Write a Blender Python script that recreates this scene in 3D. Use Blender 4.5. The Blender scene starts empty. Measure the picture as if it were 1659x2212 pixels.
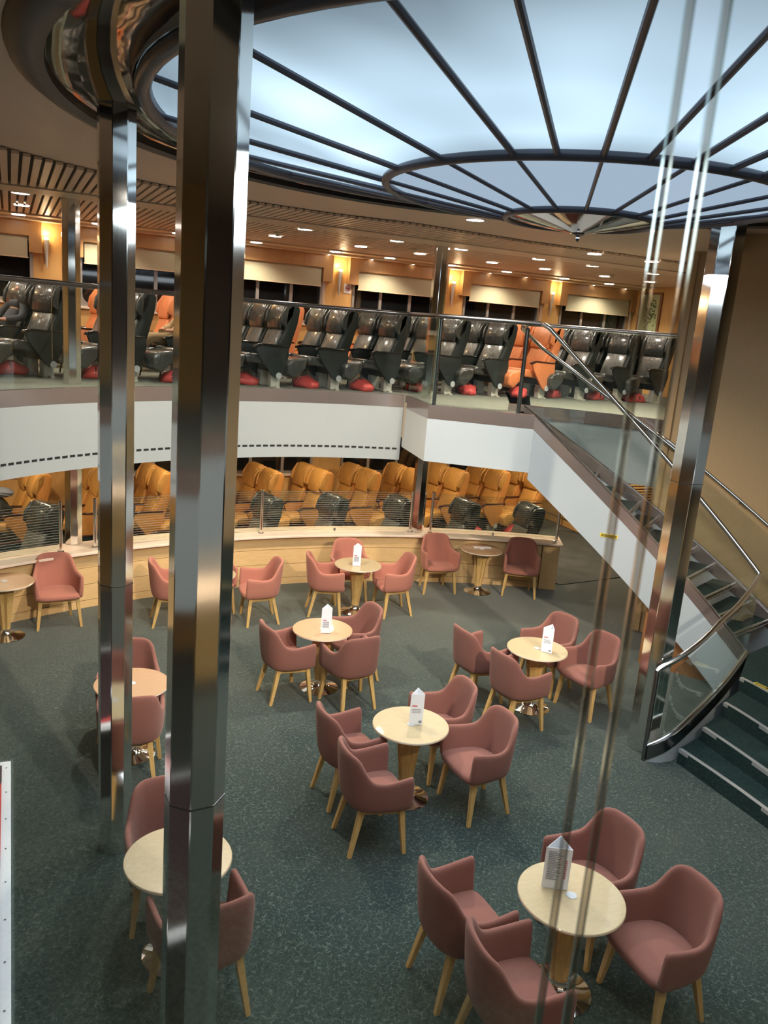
import bpy, bmesh, math, random
from mathutils import Vector, Matrix
PI=math.pi
random.seed(7)
SC=bpy.context.scene
COL=SC.collection
# ------------------------------------------------------------------ materials
def nm(name):
    m=bpy.data.materials.new(name); m.use_nodes=True
    nt=m.node_tree; b=nt.nodes['Principled BSDF']; return m,nt,b
def setp(b,**k):
    names={'col':'Base Color','rough':'Roughness','metal':'Metallic','spec':'Specular IOR Level','trans':'Transmission Weight','ior':'IOR','coat':'Coat Weight','coatr':'Coat Roughness','sheen':'Sheen Weight','sheenr':'Sheen Roughness','sheent':'Sheen Tint','emis':'Emission Strength','emc':'Emission Color','alpha':'Alpha','aniso':'Anisotropic'}
    for a,v in k.items():
        if a in('col','emc','sheent') and len(v)==3: v=(*v,1)
        b.inputs[names[a]].default_value=v
def mix_col(nt,fac,c1,c2):
    n=nt.nodes.new('ShaderNodeMix'); n.data_type='RGBA'
    nt.links.new(fac,n.inputs['Factor'])
    n.inputs[6].default_value=(*c1,1); n.inputs[7].default_value=(*c2,1)
    return n.outputs[2]
def coords(nt,scale=(1,1,1),obj=True,rot=(0,0,0)):
    tc=nt.nodes.new('ShaderNodeTexCoord'); mp=nt.nodes.new('ShaderNodeMapping')
    mp.inputs['Scale'].default_value=scale; mp.inputs['Rotation'].default_value=rot
    nt.links.new(tc.outputs['Object'],mp.inputs['Vector']); return mp.outputs['Vector']
def noise(nt,vec,scale,detail=2,rough=.5):
    n=nt.nodes.new('ShaderNodeTexNoise'); n.inputs['Scale'].default_value=scale; n.inputs['Detail'].default_value=detail; n.inputs['Roughness'].default_value=rough
    nt.links.new(vec,n.inputs['Vector']); return n.outputs['Fac']
def ramp(nt,fac,stops):
    r=nt.nodes.new('ShaderNodeValToRGB'); e=r.color_ramp.elements
    e[0].position=stops[0][0]; e[0].color=(*stops[0][1],1); e[1].position=stops[-1][0]; e[1].color=(*stops[-1][1],1)
    for p,c in stops[1:-1]:
        x=e.new(p); x.color=(*c,1)
    nt.links.new(fac,r.inputs['Fac']); return r.outputs['Color']
def bump(nt,b,h,strength,dist=.01):
    n=nt.nodes.new('ShaderNodeBump'); n.inputs['Strength'].default_value=strength; n.inputs['Distance'].default_value=dist
    nt.links.new(h,n.inputs['Height']); nt.links.new(n.outputs['Normal'],b.inputs['Normal'])
def plain(name,col,rough=.5,metal=0,**k):
    m,nt,b=nm(name); setp(b,col=col,rough=rough,metal=metal,**k); return m
def wood(name,c1,c2,rough=.4,scale=(1,1,1),amp=12,**k):
    m,nt,b=nm(name); setp(b,rough=rough,**k); v=coords(nt,scale)
    f=noise(nt,v,amp,4,.6); nt.links.new(ramp(nt,f,[(.3,c1),(.7,c2)]),b.inputs['Base Color']); return m
def fabric(name,col,var=.12):
    m,nt,b=nm(name); setp(b,rough=.9,sheen=.18,sheenr=.5,sheent=(1,.75,.65),spec=.2); v=coords(nt)
    f=noise(nt,v,420,2,.7); c1=tuple(x*(1-var) for x in col); c2=tuple(min(1,x*(1+var)) for x in col)
    nt.links.new(ramp(nt,f,[(.35,c1),(.65,c2)]),b.inputs['Base Color']); bump(nt,b,f,.25,.002); return m
def leather(name,col,rough=.35,film=0.0,crease=.5):
    m,nt,b=nm(name); setp(b,rough=rough,coat=film,coatr=.12,spec=.5); v=coords(nt,(1,1,.45))
    f=noise(nt,v,9,4,.65); g=noise(nt,coords(nt),60,2)
    c1=tuple(x*.72 for x in col); nt.links.new(ramp(nt,f,[(.3,c1),(.7,col)]),b.inputs['Base Color'])
    bump(nt,b,f,crease,.03); return m
M={}
def carpet(name,base,line,grey,sheen=1.0):
    m,nt,b=nm(name); setp(b,rough=.95,spec=.1,sheen=sheen,sheenr=.35,sheent=(1,.98,.90)); v=coords(nt)
    nz=nt.nodes.new('ShaderNodeTexNoise'); nz.inputs['Scale'].default_value=14; nz.inputs['Detail'].default_value=2; nt.links.new(v,nz.inputs['Vector'])
    mx=nt.nodes.new('ShaderNodeMix'); mx.data_type='VECTOR'; mx.inputs[0].default_value=.06
    nt.links.new(v,mx.inputs[4]); nt.links.new(nz.outputs['Color'],mx.inputs[5])
    vo=nt.nodes.new('ShaderNodeTexVoronoi'); vo.feature='DISTANCE_TO_EDGE'; vo.inputs['Scale'].default_value=27; nt.links.new(mx.outputs[1],vo.inputs['Vector'])
    a=ramp(nt,vo.outputs['Distance'],[(.0,(.85,.85,.85)),(.035,(.5,.5,.5)),(.08,(0,0,0))])
    brk=noise(nt,v,30,2); br=ramp(nt,brk,[(.42,(0,0,0)),(.56,(1,1,1))])
    mu=nt.nodes.new('ShaderNodeMath'); mu.operation='MULTIPLY'; nt.links.new(a,mu.inputs[0]); nt.links.new(br,mu.inputs[1])
    sp=noise(nt,v,110,3,.8)
    base_c=ramp(nt,sp,[(.35,tuple(x*.45 for x in base)),(.65,tuple(x*1.7 for x in base))])
    n=nt.nodes.new('ShaderNodeMix'); n.data_type='RGBA'; nt.links.new(mu.outputs[0],n.inputs['Factor']); nt.links.new(base_c,n.inputs[6]); n.inputs[7].default_value=(*line,1)
    wear=noise(nt,v,.9,3,.6); w=ramp(nt,wear,[(.45,(0,0,0)),(.75,(.35,.35,.35))])
    n2=nt.nodes.new('ShaderNodeMix'); n2.data_type='RGBA'; nt.links.new(w,n2.inputs['Factor']); nt.links.new(n.outputs[2],n2.inputs[6]); n2.inputs[7].default_value=(*grey,1)
    nt.links.new(n2.outputs[2],b.inputs['Base Color']); bump(nt,b,sp,.5,.004); return m
M['carpet']=carpet('lounge_carpet',(.0165,.030,.0285),(.105,.138,.120),(.052,.060,.052))
M['carpet_stair']=carpet('stair_carpet',(.009,.022,.021),(.030,.052,.046),(.02,.028,.025),.1)
M['carpet_up']=carpet('gallery_carpet',(.14,.15,.12),(.21,.22,.18),(.18,.19,.15),.2)
M['mat']=wood('entrance_mat',(.035,.037,.033),(.060,.062,.055),.9,(1,1,1),3)
def chrome(name,col,rough,wav=0,brush=False):
    m,nt,b=nm(name); setp(b,col=col,rough=rough,metal=1)
    if wav: bump(nt,b,noise(nt,coords(nt),1.6,1),wav,.05)
    if brush:
        f=noise(nt,coords(nt,(60,60,1)),6,2); r=nt.nodes.new('ShaderNodeMapRange'); r.inputs[3].default_value=rough*.7; r.inputs[4].default_value=rough*1.4
        nt.links.new(f,r.inputs[0]); nt.links.new(r.outputs[0],b.inputs['Roughness'])
    return m
M['column']=chrome('column_steel',(.80,.78,.74),.09,0,True)
M['chrome']=chrome('polished_chrome',(.85,.83,.80),.06)
M['steel']=chrome('rail_steel',(.62,.62,.62),.18)
M['darksteel']=chrome('dark_steel',(.22,.22,.23),.25)
M['band']=plain('brown_reflection_band',(.40,.33,.31),.16,.72)  # brown reflection on the chrome band put into its partly diffuse colour
M['mirror']=chrome('mirror_panel',(.40,.35,.31),.04,.10)
M['ring']=plain('ring_tube',(.10,.10,.125),.35,.4)
M['trimdark']=plain('dark_trim',(.010,.010,.013),.45,0)
def glass(name,tint,refl,rough=.02,stripes=False,alpha=0.0):
    m=bpy.data.materials.new(name); m.use_nodes=True; nt=m.node_tree; nt.nodes.clear()
    out=nt.nodes.new('ShaderNodeOutputMaterial'); tr=nt.nodes.new('ShaderNodeBsdfTransparent'); tr.inputs[0].default_value=(*tint,1)
    gl=nt.nodes.new('ShaderNodeBsdfGlossy'); gl.inputs['Roughness'].default_value=rough; gl.inputs['Color'].default_value=(.9,1,.97,1)
    fr=nt.nodes.new('ShaderNodeFresnel'); fr.inputs['IOR'].default_value=1.45
    mp=nt.nodes.new('ShaderNodeMath'); mp.operation='MULTIPLY'; mp.inputs[1].default_value=refl; nt.links.new(fr.outputs[0],mp.inputs[0])
    mx=nt.nodes.new('ShaderNodeMixShader'); nt.links.new(mp.outputs[0],mx.inputs[0]); nt.links.new(tr.outputs[0],mx.inputs[1]); nt.links.new(gl.outputs[0],mx.inputs[2])
    last=mx.outputs[0]
    if stripes:
        tc=nt.nodes.new('ShaderNodeTexCoord'); sx=nt.nodes.new('ShaderNodeSeparateXYZ'); nt.links.new(tc.outputs['Object'],sx.inputs[0])
        a=nt.nodes.new('ShaderNodeMath'); a.operation='MULTIPLY'; a.inputs[1].default_value=1/.036; nt.links.new(sx.outputs['Z'],a.inputs[0])
        f=nt.nodes.new('ShaderNodeMath'); f.operation='FRACT'; nt.links.new(a.outputs[0],f.inputs[0])
        c=nt.nodes.new('ShaderNodeMath'); c.operation='LESS_THAN'; c.inputs[1].default_value=.17; nt.links.new(f.outputs[0],c.inputs[0])
        d=nt.nodes.new('ShaderNodeMath'); d.operation='MULTIPLY'; d.inputs[1].default_value=.34; nt.links.new(c.outputs[0],d.inputs[0])
        df=nt.nodes.new('ShaderNodeBsdfDiffuse'); df.inputs[0].default_value=(.62,.60,.55,1)
        m2=nt.nodes.new('ShaderNodeMixShader'); nt.links.new(d.outputs[0],m2.inputs[0]); nt.links.new(last,m2.inputs[1]); nt.links.new(df.outputs[0],m2.inputs[2]); last=m2.outputs[0]
    nt.links.new(last,out.inputs[0]); return m
M['glass']=glass('clear_glass',(.982,.994,.988),.5)
M['glass_edge']=plain('glass_edge',(.05,.10,.085),.15,0,coat=.5)
M['screen']=glass('striped_glass',(.93,.96,.93),.8,.02,True)
M['viewglass']=glass('window_screen_glass',(.975,.985,.98),.35)
M['seal']=glass('pane_edge',(.72,.69,.65),1.5,.2)
M['night']=plain('night_window',(.010,.011,.012),.04,0,coat=.6,coatr=.03)
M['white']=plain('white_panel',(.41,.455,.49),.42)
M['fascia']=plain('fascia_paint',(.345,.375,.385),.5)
M['offwhite']=plain('grey_white',(.58,.60,.60),.5)
M['wall']=wood('maple_panel',(.62,.36,.125),(.70,.43,.165),.35,(3,3,.6),5)
M['wall2']=wood('maple_valance',(.47,.26,.105),(.55,.31,.13),.35,(3,3,.6),5)
M['barrier']=wood('beech_panel',(.70,.45,.20),(.78,.52,.25),.42,(1.5,1.5,5),6)
M['groove']=plain('groove_shadow_gap',(.10,.055,.025),.8)
M['ledge']=wood('pale_ledge',(.84,.65,.51),(.89,.72,.58),.22,(2,2,4),5,coat=.3)
M['stairwall']=wood('brown_linen_panel',(.44,.29,.145),(.50,.335,.175),.5,(14,14,.8),14)
M['redwood']=plain('dark_wood_box',(.26,.11,.04),.4)
M['soffit']=plain('soffit_paint',(.66,.50,.38),.45)
M['slat']=plain('ceiling_slat',(.70,.53,.40),.4,.05)
M['slatgap']=plain('ceiling_void',(.07,.05,.036),.8)
M['cornice']=plain('cornice_paint',(.72,.56,.38),.5)
M['lowceil']=plain('lower_ceiling',(.62,.52,.40),.6)
M['back']=plain('far_wall_panel',(.10,.055,.030),.5)
M['blind']=wood('blind_cloth',(.50,.46,.30),(.54,.50,.34),.8,(1,1,1),30)
M['aluminium']=plain('window_aluminium',(.50,.47,.43),.35,.6)
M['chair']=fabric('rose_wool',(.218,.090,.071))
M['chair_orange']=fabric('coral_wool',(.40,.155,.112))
M['beech']=wood('beech_leg',(.50,.30,.095),(.62,.40,.15),.45,(6,6,1),9)
M['top']=wood('maple_top',(.42,.325,.19),(.47,.37,.22),.28,(1.5,9,1),7,coat=.25)
M['topw']=wood('maple_top_warm_reflection',(.40,.235,.125),(.45,.27,.15),.28,(1.5,9,1),7,coat=.25)  # warm reflections on the maple tops put into the wood colour
M['topedge']=plain('top_edge',(.80,.68,.55),.4)
M['lblack']=leather('black_leather_film',(.045,.048,.046),.26,.9,1.0)
M['film']=leather('creased_clear_film',(.14,.14,.13),.22,1.0,1.0)
M['lblack_side']=plain('black_vinyl',(.014,.021,.020),.42)
M['ltan']=leather('tan_leather',(.66,.335,.085),.42,0,.45)
M['ltan_side']=plain('tan_vinyl',(.56,.235,.055),.5)
M['lorange']=leather('orange_leather',(.78,.25,.09),.42,0,.45)
M['lorange_side']=plain('orange_vinyl',(.62,.20,.075),.5)
M['armwood']=plain('dark_lacquer_arm',(.045,.014,.010),.12,0,coat=.6)
M['armblack']=plain('black_lacquer_arm',(.012,.010,.010),.12,0,coat=.6)
M['pedestal']=plain('seat_pedestal',(.55,.55,.48),.5)
M['rail_white']=plain('seat_floor_rail',(.62,.62,.56),.4,.3)
M['cap']=plain('grey_plastic_cap',(.45,.48,.50),.4)
M['red']=plain('red_nylon',(.72,.10,.09),.45)
M['paper']=plain('menu_paper',(.80,.83,.88),.55)
M['print_red']=plain('print_red',(.55,.05,.08),.6)
M['print_grey']=plain('print_grey',(.28,.28,.32),.6)
M['yellow']=plain('yellow_label',(.80,.62,.06),.5)
M['black']=plain('black_paint',(.01,.01,.01),.6)
M['khaki']=plain('khaki_cloth',(.34,.22,.11),.9)
M['grey_cloth']=plain('grey_cloth',(.055,.058,.065),.9)
M['coat']=plain('coat_cloth',(.16,.18,.21),.9)
M['blue_cloth']=plain('blue_cloth',(.06,.075,.16),.9)
M['skin']=plain('skin',(.55,.27,.17),.5,0,)
M['hair']=plain('hair',(.03,.018,.012),.6)
M['green_paint']=wood('picture_paint',(.38,.46,.22),(.55,.56,.36),.5,(1,1,1),4)
M['leafpaint']=plain('painted_leaves',(.10,.16,.06),.6)
M['boardface']=plain('board_face',(.060,.040,.045),.25)
M['boardred']=plain('board_red',(.62,.05,.05),.3)
M['nosing']=plain('stair_nosing',(.30,.29,.28),.4,.2)
def emis(name,col,st):
    m=bpy.data.materials.new(name); m.use_nodes=True; nt=m.node_tree; nt.nodes.clear()
    o=nt.nodes.new('ShaderNodeOutputMaterial'); e=nt.nodes.new('ShaderNodeEmission'); e.inputs[0].default_value=(*col,1); e.inputs[1].default_value=st
    nt.links.new(e.outputs[0],o.inputs[0]); return m,nt,e
M['lamp'],_,_=emis('lamp_white',(1,.95,.88),16)
M['glow_cool'],_,_=emis('cool_reflection_glow',(.85,.95,1),1.6)  # glow panels added behind the viewpoint for reflections in the columns
M['glow_warm'],_,_=emis('warm_reflection_glow',(1,.75,.40),1.2)
M['sconce_glow'],_,_=emis('sconce_glow',(1,.72,.30),7)
# backlit panels of the dome: brighter middles are painted into the emission, no tubes behind
m,nt,e=emis('backlit_panel',(.62,.82,1),1.0)
tc=nt.nodes.new('ShaderNodeTexCoord'); n=nt.nodes.new('ShaderNodeTexNoise'); n.inputs['Scale'].default_value=.9; n.inputs['Detail'].default_value=1
nt.links.new(tc.outputs['Object'],n.inputs['Vector'])
ln=nt.nodes.new('ShaderNodeVectorMath'); ln.operation='LENGTH'; sx=nt.nodes.new('ShaderNodeSeparateXYZ'); cb=nt.nodes.new('ShaderNodeCombineXYZ')
nt.links.new(tc.outputs['Object'],sx.inputs[0]); nt.links.new(sx.outputs['X'],cb.inputs['X']); nt.links.new(sx.outputs['Y'],cb.inputs['Y']); nt.links.new(cb.outputs[0],ln.inputs[0])
mr=nt.nodes.new('ShaderNodeMapRange'); mr.inputs[1].default_value=1.3; mr.inputs[2].default_value=2.7; nt.links.new(ln.outputs['Value'],mr.inputs[0])
rp=ramp(nt,mr.outputs[0],[(0,(.55,.55,.55)),(.18,(1.0,1.0,1.0)),(.5,(.98,.98,.98)),(1,(.42,.42,.42))])
mu=nt.nodes.new('ShaderNodeMath'); mu.operation='MULTIPLY'; nt.links.new(rp,mu.inputs[0])
m2=nt.nodes.new('ShaderNodeMapRange'); m2.inputs[1].default_value=.3; m2.inputs[2].default_value=.7; m2.inputs[3].default_value=.85; m2.inputs[4].default_value=1.7; nt.links.new(n.outputs['Fac'],m2.inputs[0])
nt.links.new(m2.outputs[0],mu.inputs[1]); nt.links.new(mu.outputs[0],e.inputs[1]); M['dome']=m
M['dome_in']=emis('frosted_inner',(.47,.60,.76),.78)[0]  # inner cone has no backlight; its dim glow is added by emission

# ------------------------------------------------------------------ mesh builder
class MB:
    def __init__(s): s.v=[]; s.f=[]; s.m=[]
    def add(s,vs,fs,mi=0):
        o=len(s.v); s.v+= [tuple(v) for v in vs]; s.f+=[tuple(i+o for i in f) for f in fs]; s.m+=[mi]*len(fs); return s
    def box(s,x0,x1,y0,y1,z0,z1,mi=0,M4=None):
        vs=[Vector((x,y,z)) for z in (z0,z1) for y in (y0,y1) for x in (x0,x1)]
        if M4 is not None: vs=[M4@v for v in vs]
        return s.add(vs,[(0,2,3,1),(4,5,7,6),(0,1,5,4),(2,6,7,3),(0,4,6,2),(1,3,7,5)],mi)
    def hexa(s,b,t,mi=0):   # bottom 4 pts, top 4 pts (ccw from above)
        return s.add(list(b)+list(t),[(3,2,1,0),(4,5,6,7),(0,1,5,4),(1,2,6,5),(2,3,7,6),(3,0,4,7)],mi)
    def prism(s,poly,z0,z1,mi=0):
        n=len(poly); vs=[(x,y,z0) for x,y in poly]+[(x,y,z1) for x,y in poly]
        return s.add(vs,[tuple(range(n-1,-1,-1)),tuple(range(n,2*n))]+[(i,(i+1)%n,n+(i+1)%n,n+i) for i in range(n)],mi)
    def lathe(s,prof,n=32,cx=0,cy=0,mi=0,cap=True):
        vs=[];k=len(prof)
        for r,z in prof:
            for i in range(n):
                a=2*PI*i/n; vs.append((cx+r*math.cos(a),cy+r*math.sin(a),z))
        fs=[(j*n+i,j*n+(i+1)%n,(j+1)*n+(i+1)%n,(j+1)*n+i) for j in range(k-1) for i in range(n)]
        if cap: fs+= [tuple(range(n-1,-1,-1)),tuple((k-1)*n+i for i in range(n))]
        return s.add(vs,fs,mi)
    def tube(s,pts,r,n=10,closed=False,mi=0,rs=None):
        pts=[Vector(p) for p in pts]; N=len(pts); vs=[]; prev=None
        for i,p in enumerate(pts):
            a=pts[(i-1)%N] if (closed or i>0) else p; b=pts[(i+1)%N] if (closed or i<N-1) else p
            d=(b-a).normalized()
            if prev is None:
                u=d.cross(Vector((0,0,1)));
                if u.length<1e-3: u=d.cross(Vector((0,1,0)))
            else: u=prev-d*prev.dot(d)
            u.normalize(); prev=u; w=d.cross(u); rr=r if rs is None else rs[i]
            vs+=[p+u*rr*math.cos(2*PI*k/n)+w*rr*math.sin(2*PI*k/n) for k in range(n)]
        m=N if closed else N-1
        fs=[(i*n+k,((i+1)%N)*n+k,((i+1)%N)*n+(k+1)%n,i*n+(k+1)%n) for i in range(m) for k in range(n)]
        if not closed: fs+=[tuple(range(n)),tuple(range((N-1)*n+n-1,(N-1)*n-1,-1))]
        return s.add(vs,fs,mi)
    def strip(s,path,z0,z1,th,side=1,mi=0):
        # vertical slab following a plan path; z0/z1 numbers or lists; th to the left side of travel
        n=len(path); P=[Vector((p[0],p[1])) for p in path]; out=[]
        for i in range(n):
            a=P[max(i-1,0)]; b=P[min(i+1,n-1)]; d=(b-a).normalized(); out.append(P[i]+Vector((-d.y,d.x))*th*side)
        Z0=z0 if isinstance(z0,(list,tuple)) else [z0]*n; Z1=z1 if isinstance(z1,(list,tuple)) else [z1]*n
        vs=[]
        for i in range(n): vs+=[(P[i].x,P[i].y,Z0[i]),(P[i].x,P[i].y,Z1[i]),(out[i].x,out[i].y,Z1[i]),(out[i].x,out[i].y,Z0[i])]
        fs=[]
        for i in range(n-1):
            for k in range(4): fs.append((4*i+k,4*i+(k+1)%4,4*(i+1)+(k+1)%4,4*(i+1)+k))
        fs+=[(3,2,1,0),(4*n-4,4*n-3,4*n-2,4*n-1)]
        return s.add(vs,fs,mi)
    def build(s,name,mat,parent=None,smooth=False,bevel=0,sub=0,loc=None,kind=None,seg=2):
        me=bpy.data.meshes.new(name); me.from_pydata([tuple(v) for v in s.v],[],s.f)
        mats=mat if isinstance(mat,(list,tuple)) else [mat]
        for x in mats: me.materials.append(x)
        for p,i in zip(me.polygons,s.m): p.material_index=i
        bm=bmesh.new(); bm.from_mesh(me); bmesh.ops.recalc_face_normals(bm,faces=bm.faces)
        if bevel: 
            bmesh.ops.bevel(bm,geom=[e for e in bm.edges if e.is_manifold and e.calc_face_angle(0)>.5],offset=bevel,segments=seg,affect='EDGES',profile=.5)
        bm.to_mesh(me); bm.free()
        if smooth:
            for p in me.polygons: p.use_smooth=True
            if smooth!='all': me.set_sharp_from_angle(angle=math.radians(38))
        o=bpy.data.objects.new(name,me); COL.objects.link(o)
        if parent is not None: o.parent=parent
        if loc: o.location=loc
        if sub:
            md=o.modifiers.new('s','SUBSURF'); md.levels=sub; md.render_levels=sub
        if kind: o['kind']=kind
        return o
def thing(name,label,cat,loc=(0,0,0),rz=0,group=None):
    o=bpy.data.objects.new(name,None); COL.objects.link(o); o.empty_display_size=.1
    o.location=loc; o.rotation_euler=(0,0,rz); o['label']=label; o['category']=cat
    if group: o['group']=group
    return o
def tag(o,label,cat,group=None):
    o['label']=label; o['category']=cat
    if group: o['group']=group
    return o
def dup(root,loc,rz=None,label=None,group=None):
    r=root.copy(); COL.objects.link(r); r.location=loc
    if rz is not None: r.rotation_euler=(0,0,rz)
    if label: r['label']=label
    if group: r['group']=group
    for ch in list(root.children):
        c=ch.copy(); COL.objects.link(c); c.parent=r
        for g in list(ch.children):
            d=g.copy(); COL.objects.link(d); d.parent=c
    return r
def S(o): o['kind']='structure'; return o
def arc(cx,cy,r,a0,a1,n):
    return [(cx+r*math.cos(math.radians(a0+(a1-a0)*i/n)),cy+r*math.sin(math.radians(a0+(a1-a0)*i/n))) for i in range(n+1)]

# ------------------------------------------------------------------ shell
ZU=3.05; ZC=5.44; T_W=10.7; S_R=9.73; S_L=-9.0; T_B=-9.0
AC=(.353,.563); AR=5.86
MB().box(S_L,S_R+.3,T_B,T_W+.3,-.12,0).build('floor',M['carpet'],kind='structure')
# upper deck slab around the round atrium, with the stair platform
plat=[(1.87,6.18),(1.66,5.02),(2.81,4.18),(3.34,5.23),(3.36,5.60)]
loop=arc(*AC,AR+.03,59,-285,172)
loop=loop+[(1.70,5.05),(2.80,4.22),(3.31,5.24)]
def outer(p):
    dx,dy=p[0]-AC[0],p[1]-AC[1]; t=1e9
    if dx>1e-6: t=min(t,(S_R+.2-AC[0])/dx)
    if dx<-1e-6: t=min(t,(S_L-AC[0])/dx)
    if dy>1e-6: t=min(t,(T_W+.2-AC[1])/dy)
    if dy<-1e-6: t=min(t,(T_B-AC[1])/dy)
    return (AC[0]+dx*t,AC[1]+dy*t)
mb=MB(); n=len(loop); O=[outer(p) for p in loop]
for z,fl in ((ZU,0),(2.52,1)):
    vs=[(p[0],p[1],z) for p in loop]+[(q[0],q[1],z) for q in O]
    mb.add(vs,[(i,(i+1)%n,n+(i+1)%n,n+i) for i in range(n)],fl)
mb.add([(p[0],p[1],2.52) for p in loop]+[(p[0],p[1],ZU) for p in loop],[(i,(i+1)%n,n+(i+1)%n,n+i) for i in range(n)],1)
corners=[(S_L,T_B),(S_R+.2,T_B),(S_R+.2,T_W+.2),(S_L,T_W+.2)]
# close the four corners left by radial quads
for i in range(n):
    a,b=O[i],O[(i+1)%n]
    if abs(a[0]-b[0])>1e-3 and abs(a[1]-b[1])>1e-3:
        c=min(corners,key=lambda q:(q[0]-a[0])**2+(q[1]-a[1])**2)
        for z,fl in ((ZU,0),(2.52,1)): mb.add([(a[0],a[1],z),(c[0],c[1],z),(b[0],b[1],z)],[(0,1,2)],fl)
o=mb.build('floor',[M['carpet_up'],M['lowceil']],kind='structure')
# fascia round the opening
def fascia(path,zb,name,sd=1):
    t=MB().strip(path,zb,2.965,.025,sd).build(name,M['fascia'],kind='structure')
    MB().strip([(p[0],p[1]) for p in path],2.967,3.15,.06,sd).build('edge_band',M['band'],t,smooth=True)
    return t
far=arc(*AC,AR,75,-285,170)[:0]
left_path=arc(*AC,AR,75,180,60)
f=fascia(left_path,2.17,'trim_1',-1)
def dashes(a0,a1,parent,step=1.02):
    mb=MB(); a=a0
    while a<a1:
        p=arc(*AC,AR-.004,a,a+.72*step*.95,2); mb.strip(p,2.325,2.352,.006,-1); a+=step
    return mb.build('vent_slot',M['black'],parent,kind=None)
# strips are built outwards (side -1 = towards the room centre is left of ccw travel)
dashes(75.5,178,f)
f=fascia(arc(*AC,AR,59.6,-30,60)[::-1],2.17,'trim_2'); dashes(18,59,f)
fascia(arc(*AC,AR,-30,-180,90),2.17,'trim_3')
pp=[plat[0],plat[1],plat[2],(3.34,5.23)]
for i,nmn in ((0,'trim_4'),(1,'trim_5')):
    a,b=pp[i],pp[i+1]
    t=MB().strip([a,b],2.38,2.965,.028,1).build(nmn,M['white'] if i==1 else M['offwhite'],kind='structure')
    MB().strip([a,b],2.967,3.15,.06,1).build('edge_band',M['band'],t)
MB().prism([(1.92,6.3),(1.70,5.06),(2.80,4.23),(3.30,5.24),(3.3,5.8)],2.39,2.515).build('trim_6',M['offwhite'],kind='structure')
# ceilings
mb=MB(); R0=3.50; ring=arc(0,0,R0,0,360,96)[:-1]; ring=[(x+.07,y+.055) for x,y in ring]
def outr(p):
    dx,dy=p[0]-.07,p[1]-.055; t=1e9
    if dx>1e-6: t=min(t,(S_R+.2-.07)/dx)
    if dx<-1e-6: t=min(t,(S_L-.07)/dx)
    if dy>1e-6: t=min(t,(T_W+.2-.055)/dy)
    if dy<-1e-6: t=min(t,(T_B-.055)/dy)
    return (.07+dx*t,.055+dy*t)
n=len(ring); O=[outr(p) for p in ring]
for i in range(n):
    j=(i+1)%n; ang=math.degrees(math.atan2(ring[i][1],ring[i][0]))
    z=ZC if not(-52<ang<33) else 5.67
    mb.add([(*ring[i],z),(*ring[j],z),(*O[j],z),(*O[i],z)],[(0,1,2,3)])
    a,b=O[i],O[j]
    if abs(a[0]-b[0])>1e-3 and abs(a[1]-b[1])>1e-3:
        c=min(corners,key=lambda q:(q[0]-a[0])**2+(q[1]-a[1])**2); mb.add([(*a,z),(*c,z),(*b,z)],[(0,1,2)])
    if z>5.6: mb.add([(*ring[i],ZC),(*ring[j],ZC),(*ring[j],5.67),(*ring[i],5.67)],[(0,1,2,3)])
for an in (-52,33):
    k=min(range(n),key=lambda i:abs(math.degrees(math.atan2(ring[i][1],ring[i][0]))-an)); 
    mb.add([(*ring[k],ZC),(*O[k],ZC),(*O[k],5.67),(*ring[k],5.67)],[(0,1,2,3)])
mb.build('ceiling',M['soffit'],kind='structure')
# slatted ceiling fields
mb=MB(); gap=MB(); x=-8.9; P=.098
while x<S_R-.05:
    r2=5.1**2-(x-0)**2
    y0=.08+math.sqrt(r2) if r2>0 else 0.1
    if x>0: y0=max(y0,4.9+.12*min(x,3))
    if x<4.5 or True:
        if y0<6.2: mb.box(x,x+.066,y0,6.28,ZC-.035,ZC-.006)
        mb.box(x,x+.066,6.95,9.98,ZC-.035,ZC-.006)
    x+=P
y0s=[]
for i in range(60):
    x0=-8.9+i*.31; x1=x0+.31
    if x1>S_R: break
    def st(x):
        r2=5.1**2-x*x; y=.08+math.sqrt(r2) if r2>0 else .1
        if x>0: y=max(y,4.9+.12*min(x,3))
        return y
    a,b=st(x0),st(x1)
    gap.add([(x0,min(a,6.28),ZC-.004),(x1,min(b,6.28),ZC-.004),(x1,6.28,ZC-.004),(x0,6.28,ZC-.004)],[(0,1,2,3)])
gap.box(S_L,S_R,6.95,9.98,ZC-.004,ZC-.002)
mb.build('ceiling',M['slat'],kind='structure'); gap.build('ceiling',M['slatgap'],kind='structure')
MB().box(S_L,S_R,6.30,6.93,ZC-.05,ZC-.001).build('trim_7',M['soffit'],kind='structure')
c=MB().box(S_L,S_R,9.98,10.35,ZC-.06,ZC-.001).build('trim_8',M['cornice'],kind='structure')
MB().box(S_L,S_R,10.35,10.62,ZC-.10,ZC-.04).build('trim_9',M['cornice'],kind='structure')
# walls
MB().box(S_L-.1,S_L,T_B,T_W+.3,-.1,5.7).build('wall_left',M['wall'],kind='structure')
MB().box(S_L,S_R+.3,T_B-.1,T_B,-.1,5.7).build('wall_rear',M['back'],kind='structure')
w=MB().box(S_R,S_R+.1,3.6,T_W+.3,ZU-.5,5.5).build('wall_gallery_end',M['wall'],kind='structure')
MB().box(S_R+.3,S_R+.4,T_B,T_W+.3,-.1,5.7).build('wall_far_end',M['back'],kind='structure')
w=MB().box(7.83,7.93,8.95,T_W,0,2.52).box(7.83,S_R+.2,8.95,9.02,0,2.52).build('wall_lower_end',M['wall'],kind='structure')
MB().box(7.815,7.83,8.95,T_W,0,.012).box(7.818,7.832,8.94,T_W,.17,.182).box(7.818,7.832,8.94,8.955,0,2.5).box(7.818,7.832,9.75,9.76,0,2.5).build('panel_joint',M['groove'],w)
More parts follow.
